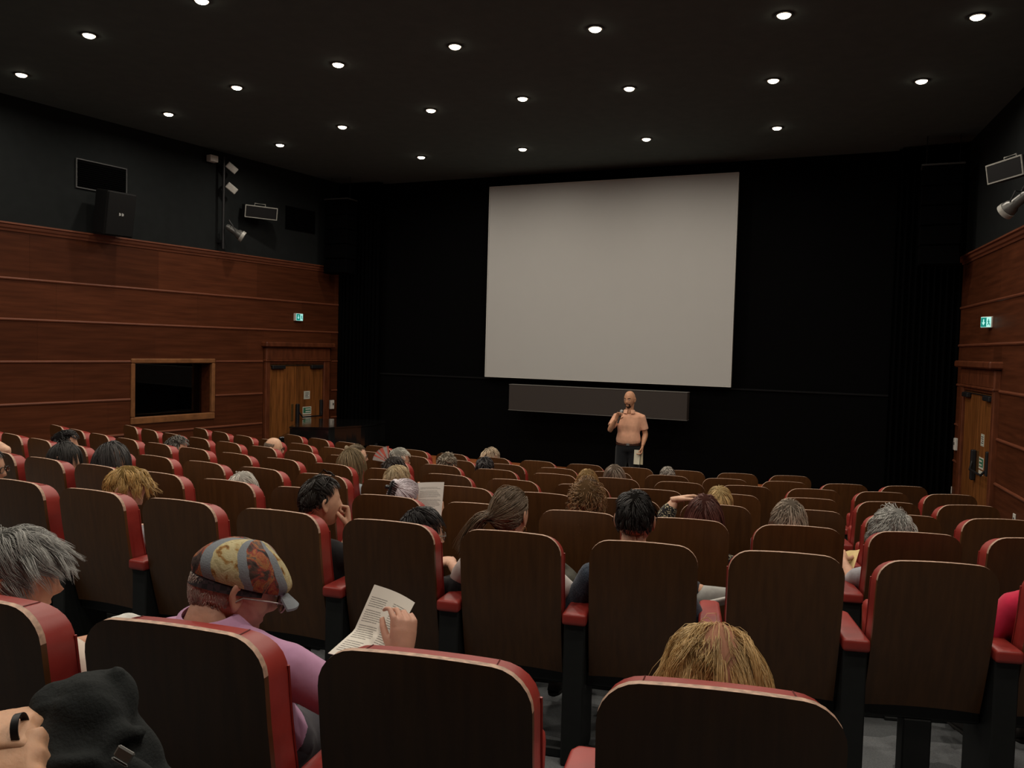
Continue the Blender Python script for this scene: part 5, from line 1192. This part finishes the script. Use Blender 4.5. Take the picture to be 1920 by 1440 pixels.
mb = MB(); mb.tube([(0, .0, .945), (0, .0, .98)], [(.176, .130), (.175, .129)], 24, (1, 0, 0)); belt = mb.obj('belt', mat('brown_leather', (.05, .018, .012), .5, .3), pres, 60)
mb = MB(); mb.rbox(-.022, .022, .126, .136, .944, .982, .004, 1); mb.obj('buckle', M_GREYMETAL, belt)
mb = MB()
for z in (1.33, 1.365): mb.ell((.0, .105-.35*(z-1.30), z), (.006, .003, .006), 8, 6)
mb.obj('buttons', M_WHITEPL, pres, True)
# microphone
mb0, mt0 = np.array([.140, .300, 1.275]), np.array([.088, .225, 1.462]); ax = mt0-mb0; ax /= np.linalg.norm(ax); sx_ = np.cross(ax, (0, 1, 0)); sx_ /= np.linalg.norm(sx_); sy_ = np.cross(ax, sx_)
mic = link('microphone', None); mic.matrix_world = PM @ basis(mb0, sx_, sy_, ax); tag(mic, 'hand held black microphone with a grey ball head', 'microphone')
p = MB(); p.lathe([(0, 0), (.0125, 0), (.0125, .03), (.0165, .13), (.0185, .145), (0, .145)], 16); p.obj('handle', M_DARK, mic, 40)
p = MB(); p.lathe([(0, .145), (.020, .146), (.0255, .160), (.0265, .175), (.0225, .193), (.012, .205), (0, .208)], 18); p.obj('ball_head', mat('mic_mesh', (.30, .29, .27), .45, .5, metal=.5, var=.3, scale=400), mic, True)
p = MB(); p.lathe([(.0268, .170), (.0285, .172), (.0285, .178), (.0268, .180)], 18); p.obj('ring', M_GREYMETAL, mic, 40)
# his folded papers
def pl(x, y, z): return np.array(PM @ Vector((x, y, z)))
bk = link('folded_papers', None); bk.matrix_world = PM @ Matrix.Translation((-.175, .135, .89)) @ rotz(math.radians(-18)); tag(bk, 'folded white papers in the speaker\'s lowered hand', 'papers')
for j, (a, c) in enumerate(((0, (.70, .66, .52)), (-24, (.55, .48, .33)))):
    p = MB(); V = []
    for z in (0, -.07, -.14, -.205):
        for y in (0, .0025):
            for x in (0, .085+.02*(-z)): V.append((x if j == 0 else -x*.45, y+(.10*z*z if j == 0 else -.02), z))
    F = []
    for i in range(3):
        b0 = i*4; F += [(b0, b0+1, b0+5, b0+4), (b0+2, b0+6, b0+7, b0+3), (b0, b0+4, b0+6, b0+2), (b0+1, b0+3, b0+7, b0+5)]
    F += [(0, 2, 3, 1), (12, 13, 15, 14)]
    p.add(V, F); p.obj('page', mat('paper_%d' % j, c, .8, .15, var=.04), bk)

# ------------------------------------------------------------------ things between the seats
def lump(name, prims, mt, label, cat, vox=.006, it=4, wr=.004, wf=60, seed=3):
    v, f = remesh(prims, vox, it); c = v.mean(0); rg = np.random.default_rng(seed)
    w = np.zeros(len(v)); 
    for q in range(6):
        k_ = rg.normal(size=3); k_ /= np.linalg.norm(k_); w += np.abs(np.sin((v-c)@k_*wf*rg.uniform(.5, 1.3)+rg.uniform(0, 6)))-.5
    n = v-c; n /= np.linalg.norm(n, axis=1, keepdims=True)
    mb = MB(); mb.add(v-c+n*(w*wr/2)[:, None], f); o = mb.obj(name, mt, None, True); o.location = c; return tag(o, label, cat)
def blob(px, py, d, r, n=(16, 12)): return ellipsoid(at_depth(px, py, d), r, *n)
lump('olive_bag', [blob(1062, 1092, 3.95, (.05, .06, .06)), blob(1078, 1118, 4.0, (.055, .05, .05)), blob(1052, 1135, 3.95, (.06, .06, .06)), tube([at_depth(1050, 1058, 3.95), at_depth(1074, 1078, 4.0), at_depth(1094, 1112, 4.05)], .022, 8)], mat('olive_canvas', (.085, .085, .07), .85, .15, bump=.3), 'olive grey canvas bag on the ponytail woman\'s lap', 'bag', .008)
lump('white_cloth', [blob(225, 1174, 1.98, (.035, .05, .024)), blob(252, 1178, 1.98, (.035, .05, .020)), blob(238, 1190, 1.98, (.06, .06, .03)), blob(240, 1215, 1.98, (.06, .08, .04))], mat('white_cotton', (.62, .62, .58), .85, .15, bump=.3), 'crumpled white cloth between the grey haired person and the cap wearer', 'cloth', .006, wr=.005)

# ------------------------------------------------------------------ the neighbour beside the camera: hands on a black jacket
def wl(P): return to_local(0, 0, P)
hw = wl(at_depth(-145, 1405, .80)); hw2 = wl(at_depth(-150, 1500, .76))
NST = dict(near=1, hair='short', hcol=DKBR, skin=(.50, .285, .175), shirt=(.05, .05, .06), sleeve=.6, handR='fist', handL='fist', yf=.16)
Nn = np.array([0, .16, 1.07])
J = dict(head=np.array([0, .18, 1.245]), neck=Nn, chest=np.array([0, .25, .87]), waist=np.array([0, .29, .72]), pelvis=np.array([0, .335, .575]))
for q, s in (('L', -1), ('R', 1)):
    J['sh'+q] = Nn+np.array([s*.178, .005, -.075]); J['hip'+q] = np.array([s*.085, .36, .555]); J['kn'+q] = np.array([s*.11, .76, .54]); J['an'+q] = np.array([s*.11, .74, .095]); J['toe'+q] = np.array([s*.13, .95, .03])
J['wrR'] = hw; J['elR'] = np.array([.20, .42, .70]); J['wrL'] = hw2; J['elL'] = np.array([-.22, .44, .72])
wdir = to_local(0, 0, at_depth(60, 1360, .82))-hw; wdir2 = to_local(0, 0, at_depth(70, 1430, .78))-hw2
NST.update(dirR=wdir, palmR=(.3, .2, -.9), dirL=wdir2, palmL=(-.2, .5, -.8), hs=1.0)
O, a = seat_pose(0, 0)
figure(Matrix.Translation(O) @ rotz(a), J, rot_head(0, 5), NST, 'person at the bottom left edge with clasped bare hands over a black jacket')
tag(lump('black_jacket', [blob(165, 1352, .86, (.046, .04, .048)), blob(110, 1335, .86, (.026, .03, .028)), blob(205, 1330, .87, (.026, .028, .036)), blob(195, 1440, .88, (.068, .05, .06)), blob(130, 1440, .84, (.05, .05, .05)), blob(180, 1560, .86, (.10, .08, .09)),
     blob(180, 1700, .82, (.12, .10, .10)), tube([at_depth(212, 1310, .87), at_depth(216, 1285, .87), at_depth(221, 1258, .87)], [.022, .012, .006], 8), tube([at_depth(60, 1395, .82), at_depth(120, 1412, .815), at_depth(190, 1398, .82), at_depth(270, 1372, .86)], [.012, .012, .010, .008], 8), tube([at_depth(90, 1440, .80), at_depth(170, 1425, .81), at_depth(280, 1470, .84)], [.012, .012, .012], 8)],
     mat('black_jersey', (.026, .029, .029), .9, .12, var=.1, scale=40, bump=.3, bscale=300), 'black jersey jacket bundled in the bottom left corner', 'jacket', .0045, 4, .006, 75))
bu = link('jacket_buckle', None); bu.matrix_world = basis(at_depth(233, 1414, .795), C_R*.86-C_U*.5, C_U*.86+C_R*.5, -C_FW); tag(bu, 'small silver buckle lying on the black jacket', 'buckle')
p = MB(); p.rbox(-.009, .009, -.006, .006, -.002, .002, .0015, 1); p.obj('plate', M_GREYMETAL, bu)
p = MB(); p.rbox(-.009, .009, -.0105, -.0075, -.002, .002, .0015, 1); p.obj('bar', M_GREYMETAL, bu)
# ring round the first finger of the upper hand
Rz = np.array(rotz(a).to_3x3()); fd = Rz@(wdir/np.linalg.norm(wdir)); rx_ = C_U-fd*(C_U@fd); rx_ /= np.linalg.norm(rx_); ry_ = np.cross(fd, rx_)
rg_ = link('finger_ring', None); rg_.matrix_world = basis(at_depth(38, 1368, .80), rx_, ry_, fd); tag(rg_, 'broad black ring on the finger at the bottom left', 'ring')
p = MB(); p.lathe([(.0140, -.0035), (.0155, -.0035), (.0155, .0035), (.0140, .0035), (.0140, -.0035)], 24); p.obj('band', M_DARK, rg_, 40)
bpy.data.scenes.remove(TMP)
